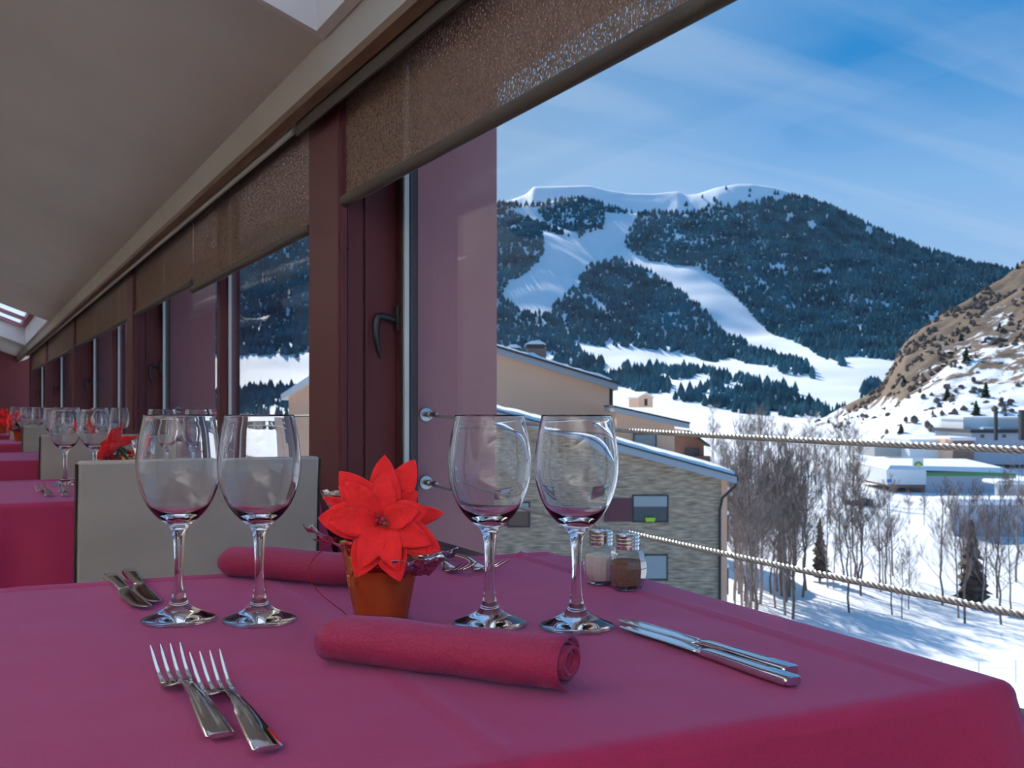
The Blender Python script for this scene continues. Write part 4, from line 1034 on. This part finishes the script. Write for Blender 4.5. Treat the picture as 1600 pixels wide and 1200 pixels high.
for (xa, xb, yt, yb) in ((790, 816, 534, 552), (823, 856, 528, 556)):
    c_ = part(pk, 'chimney', M['brick'], (X(xa, F2, P2), X(xb, F2, P2), 3.0, 4.2, Zv(yb+6, F2), Zv(yt+12, F2)))
    part(c_, 'chimney_hood', M['dark'], (X(xa+1, F2, P2), X(xb-2, F2, P2), 3.05, 4.1, Zv(yt+12, F2), Zv(yt+4, F2)))
    MB().loft([[(X(xa-2, F2, P2), 2.9, Zv(yt+5, F2)), (X(xb, F2, P2), 2.9, Zv(yt+5, F2)), (X(xb, F2, P2), 4.3, Zv(yt+5, F2)), (X(xa-2, F2, P2), 4.3, Zv(yt+5, F2))], [(X(xa+9, F2, P2), 3.3, Zv(yt-1, F2)), (X(xb-9, F2, P2), 3.3, Zv(yt-1, F2)), (X(xb-9, F2, P2), 3.9, Zv(yt-1, F2)), (X(xa+9, F2, P2), 3.9, Zv(yt-1, F2))]]).build('hood_snow', M['roofsnow'], c_, smooth=False)
# lower pink wing
F3, P3 = 56.0, 1010
pw = house_root('pink_annex', P3, F3, 'lower pale pink house with a grey shuttered window behind the upper cable')
def roofz3(px): return Zv(643 + (px-955)*0.22, F3)
gable_wall(pw, 'wall', M['pinkwall'], [(X(963, F3, P3), -11), (X(1054, F3, P3), -11), (X(1054, F3, P3), roofz3(1054)), (X(963, F3, P3), roofz3(963))], 0, 5.2)
roof(pw, F3, P3, 958, 1075, roofz3, 0.26, -0.5, 5.3, M['fascia'], 'roof_fascia')
roof(pw, F3, P3, 957, 1076, lambda x_: roofz3(x_)+0.26, 0.10, -0.55, 5.3, M['dark'], 'roof')
window(pw, F3, P3, 991, 1024, 679, 706, 0.97)
# brown chalet
F4, P4 = 85.0, 1080
cl = house_root('timber_chalet', P4, F4, 'brown timber chalet with a balcony right of the pink house')
gable_wall(cl, 'wall', M['brick'], [(X(1052, F4, P4), -11), (X(1100, F4, P4), -11), (X(1100, F4, P4), Zv(692, F4)), (X(1075, F4, P4), Zv(675, F4)), (X(1052, F4, P4), Zv(680, F4))], 0, 8)
gable_wall(cl, 'roof', M['dark'], [(X(1046, F4, P4), Zv(676, F4)), (X(1076, F4, P4), Zv(672, F4)), (X(1106, F4, P4), Zv(694, F4)), (X(1108, F4, P4), Zv(698, F4)), (X(1075, F4, P4), Zv(677, F4)), (X(1046, F4, P4), Zv(681, F4))], -0.8, 8.5)
gable_wall(cl, 'roof_snow', M['roofsnow'], [(X(1078, F4, P4), Zv(672, F4)), (X(1104, F4, P4), Zv(691, F4)), (X(1106, F4, P4), Zv(694, F4)), (X(1076, F4, P4), Zv(673, F4))], 0.5, 8.4)
part(cl, 'balcony', M['chalet'], (X(1064, F4, P4), X(1106, F4, P4), -1.2, 0, Zv(722, F4), Zv(712, F4)))
part(cl, 'window', M['winglass'], (X(1070, F4, P4), X(1092, F4, P4), -0.08, -0.01, Zv(712, F4), Zv(700, F4)))
# small hut on the field, hut in the second window, further huts
def hut(name, px, py, f, w, h, label, m='chalet', rz=0.4):
    o = house_root(name, px, f, label, rz=rz); z = Zv(py, f)
    gable_wall(o, 'wall', M[m], [(-w/2, z-2), (w/2, z-2), (w/2, z+h*0.6), (0, z+h*0.95), (-w/2, z+h*0.6)], 0, w*1.2)
    gable_wall(o, 'roof', M['roofsnow'], [(-w*0.58, z+h*0.52), (0, z+h*0.95), (w*0.58, z+h*0.52), (w*0.58, z+h*0.64), (0, z+h*1.1), (-w*0.58, z+h*0.64)], -0.4, w*1.3)
    part(o, 'doorway', M['dark'], (-w*0.1, w*0.12, -0.05, 0.02, z-1.0, z+h*0.45))
hut('field_hut', 1009, 631, 560, 9, 6, 'small snow roofed hut on the white field above the houses', 'pinkwall')
hut('roadside_shed', 1349, 788, 132, 2.6, 0.9, 'tiny dark shed half buried in the snow bank', 'dark', 0)
hut('neighbour_house', 496, 664, 62, 3.9, 2.9, 'snow roofed house seen through the second window', 'pinkwall', -0.3)
# flat roofed market with green stripe
F5, P5 = 150.0, 1485
mk = house_root('market_hall', P5, F5, 'long low white hall with a green stripe and snow on its flat roof')
def bx(x0, x1, y0, y1, d0, d1, f=F5, p=P5): return (X(x0, f, p), X(x1, f, p), d0, d1, Zv(y1, f), Zv(y0, f))
part(mk, 'wall', M['greyclad'], bx(1446, 1588, 738, 775, 0, 14))
part(mk, 'end_wall', M['white'], bx(1384, 1446, 733, 757, -0.3, 13))
part(mk, 'stripe', M['green'], bx(1446, 1586, 739, 743.5, -0.25, 0.02))
MB().loft([[(X(1384, F5, P5), -0.6, Zv(733, F5)), (X(1588, F5, P5), -0.6, Zv(739, F5)), (X(1588, F5, P5), 14, Zv(737, F5)), (X(1384, F5, P5), 14, Zv(731, F5))], [(X(1392, F5, P5), 0.2, Zv(727, F5)), (X(1570, F5, P5), 0.2, Zv(731, F5)), (X(1570, F5, P5), 13, Zv(724, F5)), (X(1400, F5, P5), 13, Zv(723, F5))]]).build('roof_snow', M['roofsnow'], mk, smooth=False)
part(mk, 'base_wall', M['brick'], bx(1395, 1446, 757, 762, 0, 12))
sg = house_root('shop_sign', 1434, 150, 'white shop sign with a green and yellow emblem above the market hall', 'sign')
part(sg, 'board', M['white'], (X(1426, F5, 1434), X(1443, F5, 1434), 0.0, 0.12, Zv(730, F5), Zv(716, F5)))
mb = MB()
arc = [[(0.10 + ro*math.cos(R(a))*1.0, -0.05, Zv(727.5, F5) + ro*math.sin(R(a))) for ro in (0.62, 0.34)] for a in range(0, 181, 20)]
mb.loft([[q[0], q[1], (q[1][0], -0.01, q[1][2]), (q[0][0], -0.01, q[0][2])] for q in arc]); mb.build('emblem', M['green'], sg, smooth=False)
MB().lathe([(0.001, 0), (0.26, 0.01), (0.26, 0.03), (0.001, 0.04)], 14).xform(Matrix.Translation((0.10, -0.02, Zv(726.5, F5))) @ Matrix.Rotation(R(90), 4, 'X')).build('emblem_centre', M['yellow'], sg, smooth=False)
bs = house_root('road_sign', 1390, 148, 'small blue road sign beside the market hall', 'sign'); part(bs, 'board', M['blue'], (-0.35, 0.35, 0, 0.06, Zv(754, 148), Zv(748.5, 148))); part(bs, 'post', M['grey_metal'], (-0.04, 0.04, 0.06, 0.12, Zv(766, 148), Zv(750, 148)))
# industrial building behind
F6, P6 = 185.0, 1520
ib = house_root('industrial_building', P6, F6, 'grey industrial building with a brown stair tower behind the market hall')
bq = lambda *a: bx(*a, f=F6, p=P6)
part(ib, 'wall', M['greyclad'], bq(1518, 1650, 676, 726, 0, 16)); part(ib, 'left_wing', M['white'], bq(1428, 1478, 690, 722, 2, 15)); part(ib, 'far_wing', M['shutter'], bq(1385, 1430, 694, 716, 6, 15))
part(ib, 'tower', M['brick'], bq(1486, 1518, 688, 726, -1, 8)); part(ib, 'tower_side', M['pinkwall'], bq(1474, 1486, 686, 724, -0.8, 8))
part(ib, 'roof', M['dark'], bq(1514, 1652, 671, 676.5, -0.6, 16.5)); part(ib, 'roof_snow', M['roofsnow'], bq(1480, 1520, 683, 688, -1.2, 8), bq(1428, 1478, 687, 690, 2, 15), bq(1540, 1568, 668, 671, 1, 14))
part(ib, 'upper_storey', M['white'], bq(1528, 1650, 656, 671, 6, 16)); part(ib, 'upper_roof_snow', M['roofsnow'], bq(1526, 1652, 652, 656, 5.5, 16.5))
for k, xx in enumerate((1532, 1566)): part(ib, 'window', M['winglass'], bq(xx, xx+6, 679, 684, -0.06, 0.02))
for i, (xa, yt) in enumerate(((1554, 640), (1597, 642))):
    t_ = house_root('chimney_post', xa+3, 180, ['slim dark chimney post above the industrial building', 'dark chimney post cut by the right edge of the picture'][i], 'chimney')
    part(t_, 'shaft', M['dark'], (-0.25-0.25*i, 0.25+0.25*i, 0, 0.5+0.5*i, Zv(688, 180), Zv(yt, 180))); part(t_, 'cap', M['dark'], (-0.32-0.25*i, 0.32+0.25*i, -0.07, 0.57+0.5*i, Zv(yt, 180), Zv(yt-1.5, 180)))
# retaining walls
for i, (xa, xb, ya, yb, f) in enumerate(((1490, 1640, 789, 824, 100), (1560, 1640, 757, 776, 125))):
    rw = house_root('retaining_wall', (xa+xb)/2, f, ['long grey retaining wall capped with snow at the right', 'upper snow capped retaining wall right of the market hall'][i], 'wall'); p0 = (xa+xb)/2
    part(rw, 'wall', M['greyclad'], (X(xa, f, p0), X(xb, f, p0), 0, 1.0, Zv(yb+20, f), Zv(ya, f))); part(rw, 'snow_cap', M['roofsnow'], (X(xa-3, f, p0), X(xb, f, p0), -0.3, 4, Zv(ya, f), Zv(ya-9+3*i, f)), bevel=0.2)

# --- bare trees
def bare_tree_parts(seed, h=9.0, spread=0.9, twigs=True):
    r_ = random.Random(seed); trunk = MB(); br = MB()
    pts = [Vector((0, 0, -0.5))]; lean = Vector((r_.uniform(-0.05, 0.05), r_.uniform(-0.05, 0.05), 1))
    ns = 8
    for k in range(1, ns+1): pts.append(Vector((lean.x*h*k/ns + 0.12*r_.uniform(-1, 1), lean.y*h*k/ns + 0.12*r_.uniform(-1, 1), h*k/ns)))
    trunk.tube(pts, [0.085*(1 - 0.9*k/ns)+0.008 for k in range(ns+1)], 6)
    def branch(p, d, Ln, r, lvl):
        q = [p]; dd = d.copy(); n = 4
        for k in range(n):
            dd = (dd + Vector((r_.uniform(-.2, .2), r_.uniform(-.2, .2), r_.uniform(0.0, .25)))).normalized(); q.append(q[-1] + dd*Ln/n)
        br.tube(q, [max(0.007, r*(1-0.85*k/n)) for k in range(n+1)], 3, cap=False)
        if lvl > 0:
            for k in range(6 if lvl > 1 else 5):
                t = r_.uniform(0.25, 1.0); j = min(n-1, int(t*n)); base = q[j].lerp(q[j+1], t*n-j)
                nd = (dd + Vector((r_.uniform(-1, 1), r_.uniform(-1, 1), r_.uniform(-0.2, 0.8)))*0.8).normalized()
                branch(base, nd, Ln*r_.uniform(0.35, 0.6), r*0.5, lvl-1)
    for k in range(20):
        t = r_.uniform(0.22, 0.97); j = min(ns-1, int(t*ns)); base = pts[j].lerp(pts[j+1], t*ns-j)
        a = r_.uniform(0, 6.28); el = r_.uniform(0.35, 1.0)
        branch(base, Vector((math.cos(a)*math.cos(el), math.sin(a)*math.cos(el), math.sin(el))), h*(0.34 - 0.22*t)*spread*r_.uniform(0.7, 1.2), 0.035*(1-0.6*t), 2 if twigs else 1)
    return trunk, br
variants = []
for s in range(5):
    t_, b_ = bare_tree_parts(s+20, 9.0, 0.8 + 0.12*(s % 3)); tm = t_.data('trunk'); tm.materials.append(M['bark'] if s % 2 else M['bark_dark']); bm_ = b_.data('branches', False); bm_.materials.append(M['bark'] if s % 2 else M['bark_dark'])
    variants.append((tm, bm_))
def bare(px, py, f, hpx, var, label, grp):
    p = at(px, py, f); h = hpx/1600*f
    root = empty('bare_tree', p, px*0.37); root.scale = (h/9.0,)*3
    for nm, me in (('trunk', variants[var][0]), ('branches', variants[var][1])):
        o = bpy.data.objects.new(nm, me); COL.objects.link(o); o.parent = root
    tag(root, label, 'tree', grp)
rnd = random.Random(77)
def gz_py(px, f): r = (px-800)/1600*f; return 634 - (ground_z(r, f)-CAMZ)*1600/f
def stand(px, f, hpx, label, grp): bare(px, gz_py(px, f), f, hpx, rnd.randrange(5), label, grp)
for k in range(34): stand(rnd.uniform(1146, 1262), rnd.uniform(58, 72), rnd.uniform(170, 250), 'slender bare tree in the dense grove right of the stone house', 'bare trees of the grove beside the stone house')
for k in range(16): stand(rnd.uniform(1290, 1430), rnd.uniform(60, 76), rnd.uniform(110, 190), 'bare tree standing on the snow in the middle of the field', 'bare trees in the middle of the snow field')
for k in range(14): stand(rnd.uniform(1440, 1620), rnd.uniform(58, 74), rnd.uniform(140, 220), 'bare tree standing on the snow near the right edge', 'bare trees at the right of the snow field')
for k in range(80): stand(rnd.uniform(1105, 1345), rnd.uniform(100, 190), rnd.uniform(60, 100), 'brown bare tree in the thicket behind the stone house', 'bare trees of the thicket behind the stone house')
for k in range(16): stand(rnd.uniform(1330, 1600), rnd.uniform(108, 120), rnd.uniform(30, 70), 'low bare tree between the field and the market hall', 'low bare trees before the market hall')
for k in range(14): stand(rnd.uniform(360, 470), rnd.uniform(60, 110), rnd.uniform(50, 80), 'bare tree seen through the second window', 'bare trees seen through the second window')
def near_conifer(px, f, hpx, wide, label, m=None):
    o = bpy.data.objects.new('conifer', CN if not m else CB); COL.objects.link(o); py = gz_py(px, f); o.location = at(px, py, f); h = hpx/1600*f; o.scale = (h*wide, h*wide, h); tag(o, label, 'tree')
near_conifer(1196, 120, 88, 1.1, 'single green conifer in the bare thicket above the grove')
near_conifer(1518, 66, 135, 1.0, 'dark brown broad larch standing on the snow at the right', 1)
near_conifer(1281, 74, 100, 0.8, 'slim brown larch among the bare trees right of the grove', 1)
# street lamp posts on the road
for i, (px, f, h) in enumerate(((1258, 170, 36), (1316, 150, 30))):
    p = at(px, gz_py(px, f), f); o = empty('street_lamp', p, -YAW); hh = h*f/1600; tag(o, ['slim grey street lamp above the thicket', 'slim grey street lamp at the snowy road bend'][i], 'street lamp')
    MB().tube([(0, 0, -0.3), (0, 0, hh), (0.5, 0, hh+0.2)], 0.06, 6).build('post', M['grey_metal'], o); MB().box(0.4, 1.0, -0.12, 0.12, hh+0.15, hh+0.27).build('head', M['grey_metal'], o)
# fence at the near edge of the field
fn = empty('wire_fence', at(1560, gz_py(1560, 47), 47), -YAW); tag(fn, 'thin wire fence with grey posts beyond the table corner', 'fence')
for k in range(-3, 5): MB().tube([(k*1.70-0.9, 0, -0.3), (k*1.70-0.9, 0, 1.0)], 0.022, 6).build('post', M['grey_metal'], fn)
for k in range(3): MB().tube([(-6.0, 0, 0.30+0.33*k), (5.9, 0, 0.30+0.33*k)], 0.005, 4).build('wire', M['grey_metal'], fn)
